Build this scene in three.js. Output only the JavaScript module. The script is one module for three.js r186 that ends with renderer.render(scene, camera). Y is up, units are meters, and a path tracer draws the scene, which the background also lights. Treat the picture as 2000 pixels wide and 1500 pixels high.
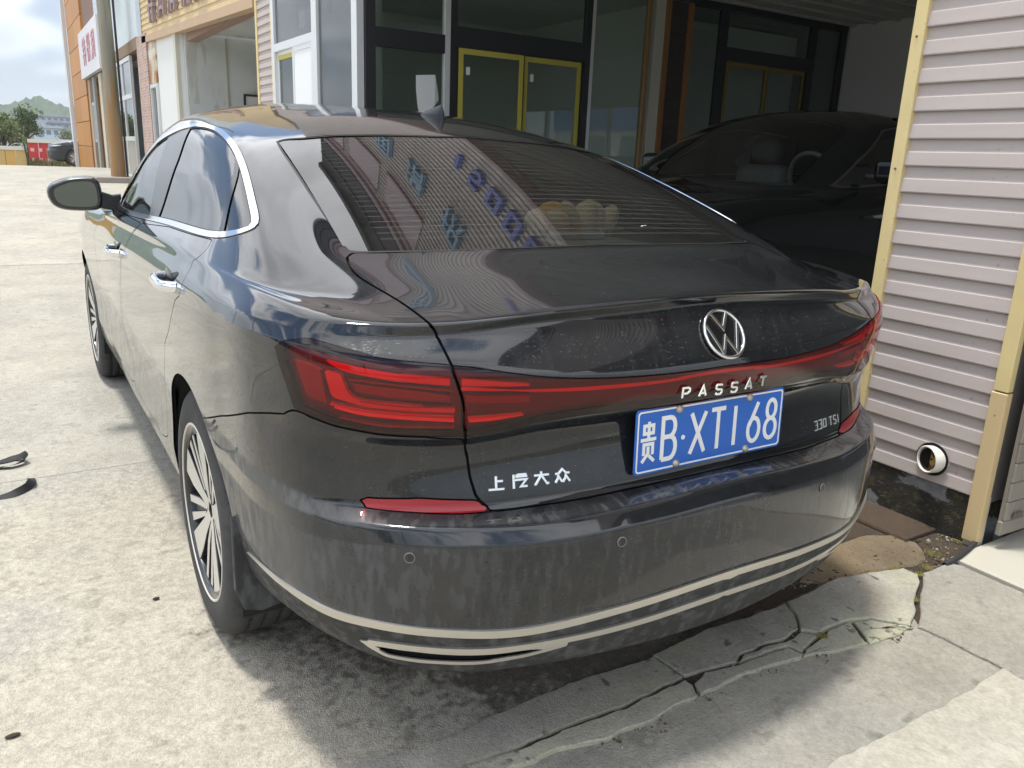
import * as THREE from 'three';
import { RoundedBoxGeometry } from 'three/addons/geometries/RoundedBoxGeometry.js';
import { mergeGeometries } from 'three/addons/utils/BufferGeometryUtils.js';
import { FontLoader } from 'three/addons/loaders/FontLoader.js';
import { TextGeometry } from 'three/addons/geometries/TextGeometry.js';

// ---------------------------------------------------------------- camera, sky, sun, exposure
// world frame: x to the right of the parked sedan, y up, z towards its tail; facade of the garages is the plane x = FX
const scene = new THREE.Scene();
const FOCAL = 1570.3;                                   // focal length in pixels of the 2000 x 1500 photograph
const camera = new THREE.PerspectiveCamera(2 * Math.atan(750 / FOCAL) * 180 / Math.PI, 4 / 3, 0.05, 3000);
camera.position.set(-1.2636, 1.2737, 1.0024);
camera.rotation.set(-0.271256, -0.565321, 0.041092, 'YXZ');
camera.updateMatrixWorld(true);

const renderer = new THREE.WebGLRenderer({ antialias: true });
renderer.toneMapping = THREE.LinearToneMapping;
renderer.toneMappingExposure = 1.25;
renderer.shadowMap.enabled = true;
renderer.setSize(1024, 768);

const SUN = new THREE.Vector3(-0.13, 0.975, -0.09).normalize();
const sun = new THREE.DirectionalLight(new THREE.Color().setRGB(1, 0.97, 0.92), 3.1);
sun.position.copy(SUN).multiplyScalar(60); sun.target.position.set(0, 0, -6); scene.add(sun, sun.target);
sun.position.add(sun.target.position);
sun.castShadow = true; sun.shadow.radius = 13; sun.shadow.mapSize.set(2048, 2048);
Object.assign(sun.shadow.camera, { left: -30, right: 30, top: 40, bottom: -40, near: 1, far: 150 });

// ---- noise
function mulberry(a) { return () => { a |= 0; a = a + 0x6D2B79F5 | 0; let t = Math.imul(a ^ a >>> 15, 1 | a); t = t + Math.imul(t ^ t >>> 7, 61 | t) ^ t; return ((t ^ t >>> 14) >>> 0) / 4294967296; }; }
const hash3 = (x, y, z) => { let h = Math.imul(x, 374761393) ^ Math.imul(y, 668265263) ^ Math.imul(z, 2147483647 ^ 0x5bd1e995); h = Math.imul(h ^ h >>> 13, 1274126177); return ((h ^ h >>> 16) >>> 0) / 4294967296; };
const sm = (t) => t * t * (3 - 2 * t), lerp = (a, b, t) => a + (b - a) * t, clamp = (x, a = 0, b = 1) => Math.min(b, Math.max(a, x));
const step = (a, b, x) => sm(clamp((x - a) / (b - a)));
function vnoise(x, y, z = 0) {
  const xi = Math.floor(x), yi = Math.floor(y), zi = Math.floor(z), u = sm(x - xi), v = sm(y - yi), w = sm(z - zi);
  const l = (k) => lerp(lerp(hash3(xi, yi, k), hash3(xi + 1, yi, k), u), lerp(hash3(xi, yi + 1, k), hash3(xi + 1, yi + 1, k), u), v);
  return w === 0 ? l(zi) : lerp(l(zi), l(zi + 1), w);
}
function fbm(x, y, z = 0, n = 4) { let s = 0, a = 0.5, t = 0; for (let i = 0; i < n; i++) { s += a * vnoise(x, y, z + i * 17); t += a; a *= 0.5; x *= 2.03; y *= 2.03; if (z % 1) z *= 2.03; } return s / t; }

// ---- sky: pale blue with broken fair-weather cloud, whiter to the horizon
{
  const W = 1024, H = 512, d = new Float32Array(W * H * 4), v = new THREE.Vector3();
  for (let j = 0; j < H; j++) {
    const el = ((j + 0.5) / H - 0.5) * Math.PI;
    for (let i = 0; i < W; i++) {
      const az = ((i + 0.5) / W - 0.5) * 2 * Math.PI, o = (j * W + i) * 4;
      v.set(Math.cos(el) * Math.cos(az), Math.sin(el), Math.cos(el) * Math.sin(az));
      let r, g, b;
      const h = Math.max(v.y, 0), k = Math.pow(1 - h, 3.2);
      r = lerp(0.27, 0.56, k); g = lerp(0.43, 0.645, k); b = lerp(0.76, 0.72, k);
      if (v.y > 0) {
        const q = 1 / (v.y + 0.16), x = v.x * q * 1.5, y = v.z * q * 1.5;
        const n = fbm(x + 3.1, y + 7.7, 1, 6) * 0.62 + fbm(x * 2.7 + 9, y * 2.7, 4, 5) * 0.38;
        let c = step(0.41, 0.54, n);
        const thick = step(0.5, 0.72, n), edge = fbm(x * 6, y * 6, 9, 3);
        const br = lerp(1.85, 1.15, thick * 0.85) * lerp(0.9, 1.1, edge);
        c *= lerp(.25, 1, step(0.02, 0.35, v.y));
        r = lerp(r, br * 0.985, c); g = lerp(g, br, c); b = lerp(b, br * 1.03, c);
      }
      const haze = Math.pow(1 - h, 9);
      r = lerp(r, 0.60, haze); g = lerp(g, 0.66, haze); b = lerp(b, 0.70, haze);
      d[o] = r; d[o + 1] = g; d[o + 2] = b; d[o + 3] = 1;
    }
  }
  const t = new THREE.DataTexture(d, W, H, THREE.RGBAFormat, THREE.FloatType);
  t.mapping = THREE.EquirectangularReflectionMapping; t.magFilter = THREE.LinearFilter; t.needsUpdate = true;
  scene.background = t; scene.environment = t;
  scene.backgroundIntensity = 1.0; scene.environmentIntensity = 1.0;
}

// ---------------------------------------------------------------- helpers
const FX = 1.57, V3 = (x, y, z) => new THREE.Vector3(x, y, z);
function tag(o, label, category, group, kind) { if (label) o.userData.label = label; if (category) o.userData.category = category; if (group) o.userData.group = group; if (kind) o.userData.kind = kind; return o; }
const used = {};
function numbered(n) { const k = used[n] = (used[n] ?? -1) + 1; return k ? n + '_' + String(k).padStart(3, '0') : n; }
function shadows(m) { m.castShadow = m.receiveShadow = true; return m; }
function thing(name, label, category, group) { const g = new THREE.Group(); g.name = numbered(name); scene.add(g); return tag(g, label, category, group); }
function part(name, geo, mat, parent) { const m = shadows(new THREE.Mesh(geo, mat)); m.name = name; parent.add(m); return m; }
function solo(name, geo, mat, label, category, group) { const m = shadows(new THREE.Mesh(geo, mat)); m.name = numbered(name); scene.add(m); return tag(m, label, category, group); }
function struct(name, geo, mat) { const m = shadows(new THREE.Mesh(geo, mat)); m.name = numbered(name); scene.add(m); m.userData.kind = 'structure'; return m; }
const RGB = (r, g, b) => new THREE.Color().setRGB(r, g ?? r, b ?? r);
const std = (c, rough = 0.8, o = {}) => new THREE.MeshStandardMaterial({ color: Array.isArray(c) ? RGB(...c) : c, roughness: rough, ...o });
const phy = (c, rough = 0.5, o = {}) => new THREE.MeshPhysicalMaterial({ color: Array.isArray(c) ? RGB(...c) : c, roughness: rough, ...o });
// box from min/max corners, with uv in metres
function boxUV(g) {
  const p = g.attributes.position, n = g.attributes.normal, uv = new Float32Array(p.count * 2);
  for (let i = 0; i < p.count; i++) {
    const ax = Math.abs(n.getX(i)), ay = Math.abs(n.getY(i)), az = Math.abs(n.getZ(i));
    if (ax >= ay && ax >= az) { uv[2 * i] = p.getZ(i); uv[2 * i + 1] = p.getY(i); } else if (ay >= az) { uv[2 * i] = p.getX(i); uv[2 * i + 1] = p.getZ(i); } else { uv[2 * i] = p.getX(i); uv[2 * i + 1] = p.getY(i); }
  }
  g.setAttribute('uv', new THREE.BufferAttribute(uv, 2)); return g;
}
function bx(x0, x1, y0, y1, z0, z1, r = 0) {
  const w = Math.abs(x1 - x0), h = Math.abs(y1 - y0), d = Math.abs(z1 - z0);
  const g = r > 0 ? new RoundedBoxGeometry(w, h, d, 2, Math.min(r, w / 2.01, h / 2.01, d / 2.01)) : new THREE.BoxGeometry(w, h, d);
  g.translate((x0 + x1) / 2, (y0 + y1) / 2, (z0 + z1) / 2);
  return boxUV(g.index ? g.toNonIndexed() : g);
}
const merge = (list) => mergeGeometries(list.map((g) => { const q = g.index ? g.toNonIndexed() : g; for (const k of Object.keys(q.attributes)) if (!['position', 'normal', 'uv'].includes(k)) q.deleteAttribute(k); return q; }));
function tube(points, r, seg = 40, rad = 8, closed = false) { return new THREE.TubeGeometry(new THREE.CatmullRomCurve3(points, closed, 'centripetal'), seg, r, rad, closed); }
// computed texture: f(x, y) in 0..1 -> [r, g, b] (0..1, sRGB if srgb) or a number
function tex(W, H, f, { srgb = false, repeat = [1, 1], wrap = THREE.RepeatWrapping } = {}) {
  const d = new Uint8Array(W * H * 4);
  for (let j = 0; j < H; j++) for (let i = 0; i < W; i++) {
    const c = f((i + 0.5) / W, (j + 0.5) / H), o = (j * W + i) * 4;
    if (typeof c === 'number') d[o] = d[o + 1] = d[o + 2] = clamp(c) * 255; else for (let k = 0; k < 3; k++) d[o + k] = clamp(c[k]) * 255;
    d[o + 3] = 255;
  }
  const t = new THREE.DataTexture(d, W, H, THREE.RGBAFormat); t.magFilter = THREE.LinearFilter; t.minFilter = THREE.LinearMipmapLinearFilter; t.generateMipmaps = true;
  t.wrapS = t.wrapT = wrap; t.repeat.set(...repeat); if (srgb) t.colorSpace = THREE.SRGBColorSpace; t.needsUpdate = true; return t;
}
const s2 = (l) => l <= 0.0031308 ? l * 12.92 : 1.055 * Math.pow(l, 1 / 2.4) - 0.055;   // linear to sRGB
// seamless noise on a torus of period 1 : n cells per side
function tnoise(x, y, n, seed) {
  const X = x * n, Y = y * n, xi = Math.floor(X), yi = Math.floor(Y), u = sm(X - xi), v = sm(Y - yi), m = (a) => ((a % n) + n) % n;
  return lerp(lerp(hash3(m(xi), m(yi), seed), hash3(m(xi + 1), m(yi), seed), u), lerp(hash3(m(xi), m(yi + 1), seed), hash3(m(xi + 1), m(yi + 1), seed), u), v);
}
function tfbm(x, y, n, seed, oct = 5) { let s = 0, a = 0.5, t = 0; for (let i = 0; i < oct; i++) { s += a * tnoise(x, y, n, seed + i); t += a; a *= 0.55; n *= 2; } return s / t; }
// a direction from a pixel of the photograph; the distance comes from the surface it meets
const camM = new THREE.Matrix3().setFromMatrix4(camera.matrixWorld), camP = camera.position.clone();
const pxDir = (px, py) => V3((px - 1000) / FOCAL, (750 - py) / FOCAL, -1).applyMatrix3(camM);
function onPlane(px, py, axis, value) { const d = pxDir(px, py), t = (value - camP[axis]) / d[axis]; return camP.clone().addScaledVector(d, t); }
const camInv = camM.clone().invert();
function toPx(p) { const q = p.clone().sub(camP).applyMatrix3(camInv); return [1000 + FOCAL * q.x / -q.z, 750 - FOCAL * q.y / -q.z, -q.z]; }
const groundY = (z) => { const t = -z - 4.5; return t <= 0 ? 0 : t < 1.5 ? 0.03 * t * t / 3 : 0.03 * (t - 0.75); };
function onGround(px, py) { let p = onPlane(px, py, 'y', 0); if (p.z > -4.5) return p; const d = pxDir(px, py); let a = 0, b = 120; for (let i = 0; i < 60; i++) { const m = (a + b) / 2, q = camP.clone().addScaledVector(d, m); if (q.y > groundY(q.z)) a = m; else b = m; } return camP.clone().addScaledVector(d, a); }
// ---- strokes as thin raised letters
function ribbon(pts0, w, depth, bevel = 0) {
  const pts = pts0.filter((p, i) => !i || Math.hypot(p[0] - pts0[i - 1][0], p[1] - pts0[i - 1][1]) > 1e-6);
  const n = pts.length, closed = n > 2 && pts[0][0] === pts[n - 1][0] && pts[0][1] === pts[n - 1][1], P = closed ? pts.slice(0, -1) : pts, m = P.length, L = [], R = [];
  for (let i = 0; i < m; i++) {
    const a = P[(i - 1 + m) % m], b = P[i], c = P[(i + 1) % m], has0 = closed || i > 0, has1 = closed || i < m - 1;
    let d0 = has0 ? [b[0] - a[0], b[1] - a[1]] : null, d1 = has1 ? [c[0] - b[0], c[1] - b[1]] : null; d0 ??= d1; d1 ??= d0;
    const l0 = Math.hypot(...d0), l1 = Math.hypot(...d1), n0 = [-d0[1] / l0, d0[0] / l0], n1 = [-d1[1] / l1, d1[0] / l1], s = [n0[0] + n1[0], n0[1] + n1[1]], q = Math.max(.35, (s[0] * s[0] + s[1] * s[1]) / 2), h = w / 2 / q;
    L.push([b[0] + s[0] * h, b[1] + s[1] * h]); R.push([b[0] - s[0] * h, b[1] - s[1] * h]);
  }
  const V2 = (l) => l.map(([x, y]) => new THREE.Vector2(x, y)), opt = { depth, bevelEnabled: bevel > 0, bevelSize: bevel, bevelThickness: bevel, bevelSegments: 1, curveSegments: 2 };
  let shape; if (closed) { const area = (l) => l.reduce((s, p, i) => { const q = l[(i + 1) % l.length]; return s + p[0] * q[1] - q[0] * p[1]; }, 0); const [out, inn] = Math.abs(area(L)) > Math.abs(area(R)) ? [L, R] : [R, L]; shape = new THREE.Shape(V2(out)); shape.holes.push(new THREE.Path(V2(inn))); } else shape = new THREE.Shape(V2([...L, ...R.reverse()]));
  return new THREE.ExtrudeGeometry(shape, opt);
}
const strokes = (list, sx, sy, w, depth, bevel = 0) => merge(list.map((p, i) => ribbon(p.map(([x, y]) => [x * sx, y * sy]), w, depth + i * .00012, bevel)));
const arc = (cx, cy, rx, ry, a0, a1, n = 16) => Array.from({ length: n + 1 }, (_, i) => { const a = (a0 + (a1 - a0) * i / n) * Math.PI / 180; return [cx + rx * Math.cos(a), cy + ry * Math.sin(a)]; });
const ell = (cx, cy, rx, ry, n = 28) => { const l = arc(cx, cy, rx, ry, 90, 450, n); l[n] = l[0]; return l; };
const GLYPH = {   // in a box of 1 x 1
  B: [[[.05, 0], [.05, 1], [.55, 1], ...arc(.55, .77, .35, .23, 90, -90, 8), [.05, .54]], [[.05, .54], [.58, .54], ...arc(.58, .27, .4, .27, 90, -90, 8), [.05, 0]]],
  X: [[[0, 1], [1, 0]], [[1, 1], [0, 0]]], T: [[[0, 1], [1, 1]], [[.5, 1], [.5, 0]]], 1: [[[.5, 0], [.5, 1]]],
  6: [ell(.5, .3, .45, .3), [[.75, 1], [.45, .72], [.12, .42]]], 8: [ell(.5, .76, .36, .24), ell(.5, .26, .45, .26)],
  gui: [[[.2, .92], [.8, .92], [.8, .72], [.2, .72], [.2, .92]], [[.5, 1.02], [.5, .56]], [[.0, .56], [1, .56]], [[.22, .16], [.22, .44], [.8, .44], [.8, .16]], [[.5, .38], [.5, .2], [.12, -.02]], [[.56, .14], [.92, -.02]]],
  P: [[[0, 0], [0, 1], [.7, 1], [1, .85], [1, .6], [.7, .42], [0, .42]]], A: [[[0, 0], [.5, 1], [1, 0]], [[.22, .3], [.78, .3]]], S: [[[.95, .9], [.75, 1], [.2, 1], [.05, .85], [.05, .62], [.2, .53], [.8, .47], [.95, .38], [.95, .15], [.8, 0], [.25, 0], [.05, .1]]],
  3: [[[.05, 1], [.95, 1], [.95, .55], [.3, .52], [.95, .48], [.95, 0], [.05, 0]]], 0: [[[.05, .05], [.05, .95], [.95, .95], [.95, .05], [.05, .05]]], I: [[[.5, 0], [.5, 1]]],
  shang: [[[.48, .02], [.48, 1]], [[.48, .62], [.92, .62]], [[0, .02], [1, .02]]],
  qi: [[[.1, -.05], [.1, 1]], [[.3, 1], [.3, .84], [1, .84]], [[.34, .98], [.95, .98]], [[.1, .56], [.28, .6], [.95, .6], [.55, .08], [1, .08]]],
  da: [[[0, .72], [1, .72]], [[.48, 1], [.48, .7], [.1, .05], [.0, .05]], [[.5, .66], [.85, .05], [1, .08]]],
  zhong: [[[0, .7], [.25, .72], [.5, 1], [.75, .72], [1, .72]], [[.2, .62], [.16, .3], [.0, .02]], [[.24, .45], [.45, .05]], [[.72, .62], [.68, .3], [.5, .02]], [[.76, .45], [1, .05]]],
  v: [[[-.34, .68], [0, .15], [.34, .68]]].map((l) => l.map(([x, y]) => [x * 1, y])), w: [[[-.69, .32], [-.29, -.66], [0, -.12], [.29, -.66], [.69, .32]]],
  5: [[[.9, 1], [.15, 1], [.1, .56], [.55, .6], [.9, .45], [.92, .2], [.7, 0], [.3, 0], [.05, .12]]],
  han: [   // lettering too small to read is kept to its strokes
    [[[.0, .9], [.16, .78]], [[-.02, .62], [.14, .5]], [[.0, .0], [.16, .3]], [[.3, .92], [.3, .0]], [[.3, .92], [.95, .92], [.95, .0]], [[.42, .7], [.82, .7]], [[.62, .7], [.62, .2]], [[.42, .45], [.82, .45]], [[.38, .2], [.86, .2]]],
    [[[.0, .9], [.16, .78]], [[-.02, .62], [.14, .5]], [[.0, .0], [.16, .3]], [[.4, 1], [.4, .66], [.9, .66], [.9, 1]], [[.28, .56], [1, .56]], [[.42, .42], [.42, .0]], [[.42, .42], [.88, .42], [.88, .0]], [[.42, .22], [.88, .22]]],
    [[[.05, .8], [.4, .8]], [[.22, 1], [.22, .0]], [[.0, .45], [.4, .55]], [[.55, .95], [.55, .5]], [[.55, .95], [.95, .95], [.95, .5]], [[.5, .5], [1, .5]], [[.62, .4], [.5, .0]], [[.86, .4], [.98, .0]]]],
  te: [[[.1, .9], [.1, .6], [.42, .6]], [[.26, 1], [.26, -.05]], [[.0, .32], [.44, .42]], [[.5, .86], [1, .86]], [[.75, 1.02], [.75, .62]], [[.48, .62], [1.02, .62]], [[.5, .38], [1.02, .38]], [[.84, .55], [.84, .0], [.72, .06]], [[.58, .26], [.66, .14]]],
};
// ---------------------------------------------------------------- ground
const mixc = (a, b, t) => [0, 1, 2].map((k) => lerp(a[k], b[k], t));
function concreteTex(base, seed, { dark = .5, stain = .35, warm = [1.06, 1, .9], size = 640, pits = .1 } = {}) {
  return tex(size, size, (x, y) => {
    const big = tfbm(x, y, 3, seed, 5), mid = tfbm(x, y, 14, seed + 20, 5), fine = tfbm(x, y, 120, seed + 40, 3), grit = tnoise(x, y, 400, seed + 60), pit = tfbm(x, y, 46, seed + 80, 3);
    let k = 1 + (big - .5) * stain + (mid - .5) * .34 + (fine - .5) * .30 + (grit - .5) * .22; k *= 1 - dark * step(.66, .80, pit) * pits * 4 * step(.4, .6, mid);
    const w = clamp((big - .45) * 2.2, 0, 1), c = mixc(base, base.map((v, i) => v * warm[i]), w);
    return c.map((v) => s2(clamp(v * k, .01, .95)));
  }, { srgb: true });
}
const gritBump = (seed, n1 = 60, n2 = 300, size = 1024) => tex(size, size, (x, y) => .5 * tfbm(x, y, n1, seed, 4) + .5 * tnoise(x, y, n2, seed + 9));
const at = (t, sx, sy = sx) => { const q = t.clone(); q.repeat.set(sx, sy); q.needsUpdate = true; return q; };
const cYard = concreteTex([.355, .338, .288], 11, { pits: .10, size: 1024, stain: .26, warm: [1.03, 1, .94] }), bYard = gritBump(5, 150, 500), cRough = concreteTex([.315, .302, .262], 31, { stain: .3, pits: .16 }), cPale = concreteTex([.39, .37, .315], 51, { stain: .25, pits: .06 });
const mYard = std([1, 1, 1], .93, { map: at(cYard, 1 / 2.6), bumpMap: at(bYard, 1 / 1.3), bumpScale: .006 });
const mYardFar = std([1, 1, 1], .93, { map: at(cYard, 1 / 5.2) });
const mRough = std([1, 1, 1], .95, { map: at(cRough, 1 / 1.9), bumpMap: at(bYard, 1 / .9), bumpScale: .005 });
const mPale = std([1, 1, 1], .9, { map: at(cPale, 1 / 2.2), bumpMap: at(bYard, 1 / 1.6), bumpScale: .003 });
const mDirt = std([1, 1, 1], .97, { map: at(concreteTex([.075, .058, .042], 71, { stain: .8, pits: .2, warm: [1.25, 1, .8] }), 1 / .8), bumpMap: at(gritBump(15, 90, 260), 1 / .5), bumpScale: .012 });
// sheet over a rectangle that follows the lie of the land, uv in metres
function sheet(x0, x1, z0, z1, y = 0, nx = 2, nz = 8) {
  const g = new THREE.PlaneGeometry(x1 - x0, z1 - z0, nx, nz).rotateX(-Math.PI / 2); g.translate((x0 + x1) / 2, 0, (z0 + z1) / 2);
  const p = g.attributes.position, uv = g.attributes.uv; for (let i = 0; i < p.count; i++) { p.setY(i, groundY(p.getZ(i)) + y); uv.setXY(i, p.getX(i), p.getZ(i)); } g.computeVertexNormals(); return g;
}
const land = struct('ground', sheet(-400, 400, -900, 40, -.06, 4, 120), std([.16, .15, .10], 1));
{ // beyond the yard the land falls away
  const p = land.geometry.attributes.position; for (let i = 0; i < p.count; i++) { const z = p.getZ(i); if (z < -26) p.setY(i, groundY(-26) - .05 - Math.min(14, (-26 - z) * .05)); else if (Math.abs(p.getX(i)) < 60) p.setY(i, p.getY(i) - .01); } land.geometry.computeVertexNormals();
}
const yard = new THREE.Group(); yard.name = 'yard_paving'; yard.userData.kind = 'structure'; scene.add(yard);
// the slab the sedan's tail stands on: gritty dirt and old oil over its edge, with the car's shade painted in
const NX0 = -2.3, NX1 = 1.56, NZ0 = -2.45, NZ1 = 1.41, soilShadePoly = [[470, 1225], [560, 1252], [640, 1292], [740, 1352], [860, 1420], [960, 1450], [1100, 1440], [1300, 1400], [1700, 1260], [1900, 1180], [1950, 1060], [1700, 960], [1200, 980], [800, 1050]].map(([a, b]) => { const p = onPlane(a, b, 'y', 0); return [p.x, p.z]; });
const soilShadeDist = (x, z) => { let d = 9, ins = false; for (let i = 0, j = soilShadePoly.length - 1; i < soilShadePoly.length; j = i++) { const [ax, az] = soilShadePoly[j], [bx_, bz] = soilShadePoly[i], dx = bx_ - ax, dz = bz - az, t = clamp(((x - ax) * dx + (z - az) * dz) / (dx * dx + dz * dz)); d = Math.min(d, Math.hypot(x - ax - t * dx, z - az - t * dz)); if ((az > z) !== (bz > z) && x < (bx_ - ax) * (z - az) / (bz - az) + ax) ins = !ins; } return ins ? -d : d; };
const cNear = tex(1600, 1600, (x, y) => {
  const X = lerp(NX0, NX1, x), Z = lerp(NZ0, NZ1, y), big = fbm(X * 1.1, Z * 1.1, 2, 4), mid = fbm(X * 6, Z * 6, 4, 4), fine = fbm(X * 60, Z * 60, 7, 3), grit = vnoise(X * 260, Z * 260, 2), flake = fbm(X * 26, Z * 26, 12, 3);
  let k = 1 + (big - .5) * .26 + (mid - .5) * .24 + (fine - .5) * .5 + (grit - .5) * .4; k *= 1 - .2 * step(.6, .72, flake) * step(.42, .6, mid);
  const c = mixc([.36, .342, .292], [.37, .338, .275], step(.45, .7, big)), sd = soilShadeDist(X, Z), m = clamp(step(.10, -.22, sd + (mid - .5) * .5 + (fine - .5) * .35) * lerp(.55, 1.25, grit) , 0, 1), soilShade = mixc([.05, .043, .036], [.10, .085, .068], fine);
  return mixc(c.map((v) => v * k), soilShade.map((v) => v * lerp(.6, 1.5, grit)), m * .93).map((v) => s2(clamp(v, .008, .9)));
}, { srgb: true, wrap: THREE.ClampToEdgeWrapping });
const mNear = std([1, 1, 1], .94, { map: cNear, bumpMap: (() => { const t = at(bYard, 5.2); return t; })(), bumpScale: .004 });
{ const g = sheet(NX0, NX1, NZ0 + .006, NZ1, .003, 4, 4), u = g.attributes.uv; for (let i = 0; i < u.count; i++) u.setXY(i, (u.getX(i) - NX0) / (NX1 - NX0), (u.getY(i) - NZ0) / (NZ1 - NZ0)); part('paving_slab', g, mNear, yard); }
const zj = [9, -2.45, -8.25, -14.2, -20, -25.4], xj = [-34, -26, -20, -14, -8, 1.56];
for (let i = 0; i < zj.length - 1; i++) for (let j = 0; j < xj.length - 1; j++) {
  const g = sheet(xj[j] + .006, xj[j + 1] - .006, zj[i + 1] + .006, zj[i] - .006, (hash3(i, j, 4) - .5) * .006, 4, 12); g.attributes.uv.needsUpdate = true; const o = hash3(i, j, 9) * 3; for (let k = 0; k < g.attributes.uv.count; k++) g.attributes.uv.setXY(k, g.attributes.uv.getX(k) + o, g.attributes.uv.getY(k) + o * .7);
  part('paving_slab', g, j === xj.length - 2 && i < 2 ? mYard : mYardFar, yard);
}
// irregular piece of broken concrete from a pixel outline on the ground
const rnd = mulberry(7);
function piece(pxs, y, h, gap = .004, rough = .006, bevel = .004, at3) {
  const P = (at3 ?? pxs.map(([a, b]) => onPlane(a, b, 'y', y))).map((p) => [p.x, -p.z]), out = [];
  const c = P.reduce((s, p) => [s[0] + p[0] / P.length, s[1] + p[1] / P.length], [0, 0]);
  for (let i = 0; i < P.length; i++) { const a = P[i], b = P[(i + 1) % P.length], l = Math.hypot(b[0] - a[0], b[1] - a[1]), n = Math.max(1, Math.round(l / .014)); for (let k = 0; k < n; k++) { const t = k / n, x = lerp(a[0], b[0], t), z = lerp(a[1], b[1], t), r = rough; out.push([x + (fbm(x * 17, z * 17, 3, 3) - .5) * 2.6 * r, z + (fbm(x * 17, z * 17, 8, 3) - .5) * 2 * r]); } }
  const q = out.map(([x, z], i) => { const a = out[(i - 1 + out.length) % out.length], b = out[(i + 1) % out.length]; let nx = -(b[1] - a[1]), nz = b[0] - a[0]; const l = Math.hypot(nx, nz) || 1; nx /= l; nz /= l; const area = P.reduce((s, p, k) => { const w = P[(k + 1) % P.length]; return s + p[0] * w[1] - w[0] * p[1]; }, 0); const sgn = area > 0 ? 1 : -1; return new THREE.Vector2(x + nx * sgn * gap, z + nz * sgn * gap); });
  const g = new THREE.ExtrudeGeometry(new THREE.Shape(q), { depth: h, bevelEnabled: bevel > 0, bevelSize: bevel, bevelOffset: -bevel, bevelThickness: bevel, bevelSegments: 1 }); g.rotateX(-Math.PI / 2); g.translate(0, y - h - bevel, 0); return boxUV(g);
}
// ---- apron by the garages: rough slab, damp earth, broken strip, pale slab
const apron = new THREE.Group(); apron.name = 'garage_apron'; apron.userData.kind = 'structure'; scene.add(apron);
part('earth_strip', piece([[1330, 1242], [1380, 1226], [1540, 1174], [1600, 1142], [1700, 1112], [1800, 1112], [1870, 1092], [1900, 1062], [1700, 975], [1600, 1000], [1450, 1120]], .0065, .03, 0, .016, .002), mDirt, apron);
part('rough_slab', piece(null, .009, .04, 0, .004, .002, [onPlane(600, 1560, 'y', 0), onPlane(880, 1494, 'y', 0), onPlane(1100, 1452, 'y', 0), onPlane(1272, 1400, 'y', 0), onPlane(1492, 1296, 'y', 0), onPlane(1696, 1256, 'y', 0), onPlane(1784, 1212, 'y', 0), onPlane(1793, 1224, 'y', 0), onPlane(1930, 1290, 'y', 0), onPlane(2000, 1330, 'y', 0), V3(1.3, 0, 2.5), V3(-.6, 0, 2.5)]), mRough, apron);
part('rough_slab', piece([[1803, 1116], [1850, 1098], [1880, 1103], [2000, 1156], [2300, 1300], [2240, 1450], [2000, 1328], [1930, 1288], [1793, 1222], [1796, 1160]], .02, .04, .005, .005, .004), mRough, apron);
part('pale_slab', piece([[1600, 1510], [1632, 1478], [1708, 1446], [1856, 1366], [1896, 1342], [2000, 1278], [2250, 1410], [2400, 1800], [1560, 1800]], .016, .03, .002, .009, .003), mPale, apron);
const mStrip = std([1, 1, 1], .92, { map: at(concreteTex([.36, .345, .295], 91, { stain: .7, pits: .3, warm: [.95, 1.0, .72], size: 1024 }), 1 / 1.1), bumpMap: at(bYard, 1 / 1.0), bumpScale: .003 });
for (const p of [
  [[620, 1512], [760, 1470], [860, 1440], [1080, 1344], [1272, 1280], [1332, 1320], [1264, 1356], [1200, 1384], [1080, 1430], [940, 1482], [860, 1512]],
  [[1272, 1278], [1380, 1228], [1540, 1176], [1552, 1196], [1562, 1226], [1532, 1247], [1488, 1259], [1448, 1275], [1438, 1295], [1376, 1307], [1334, 1319]],
  [[1542, 1175], [1600, 1144], [1636, 1128], [1700, 1116], [1760, 1108], [1798, 1120], [1792, 1160], [1786, 1214], [1780, 1222], [1708, 1206], [1664, 1209], [1622, 1222], [1600, 1232], [1564, 1226], [1554, 1196]],
  [[864, 1512], [940, 1486], [1080, 1434], [1200, 1388], [1264, 1360], [1334, 1324], [1350, 1334], [1362, 1356], [1272, 1404], [1200, 1436], [1090, 1465], [960, 1512]],
  [[1352, 1331], [1376, 1311], [1440, 1299], [1492, 1279], [1540, 1263], [1574, 1276], [1570, 1282], [1492, 1300], [1366, 1354]],
  [[1442, 1296], [1451, 1279], [1490, 1263], [1534, 1251], [1564, 1232], [1598, 1238], [1578, 1260], [1574, 1273], [1540, 1260], [1492, 1276]],
  [[1577, 1276], [1580, 1262], [1602, 1242], [1622, 1227], [1662, 1214], [1694, 1256], [1640, 1268], [1574, 1281]],
  [[1667, 1213], [1708, 1210], [1780, 1226], [1784, 1220], [1760, 1240], [1698, 1256]]]) part('slab_fragment', piece(p, .018 + (rnd() - .5) * .009, .04, .0018, .010, .003), mStrip, apron);
part('sandy_slab', piece([[1560, 1134], [1596, 1096], [1640, 1062], [1690, 1044], [1750, 1044], [1790, 1060], [1806, 1078], [1808, 1092], [1780, 1104], [1720, 1111], [1650, 1124], [1600, 1138]], .013, .04, .0, .010, .005), std([1, 1, 1], .95, { map: at(concreteTex([.37, .285, .18], 111, { stain: .7, pits: .5 }), 1 / .6), bumpMap: at(bYard, 1 / .5), bumpScale: .014 }), apron);
part('joint_earth', piece([[860, 1462], [1080, 1366], [1540, 1186], [1640, 1136], [1770, 1116], [1880, 1100], [2010, 1160], [2010, 1340], [1790, 1236], [1600, 1274], [1280, 1396], [1000, 1490], [900, 1490]], .0055, .02, 0, .004, 0), mDirt, apron);
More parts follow.
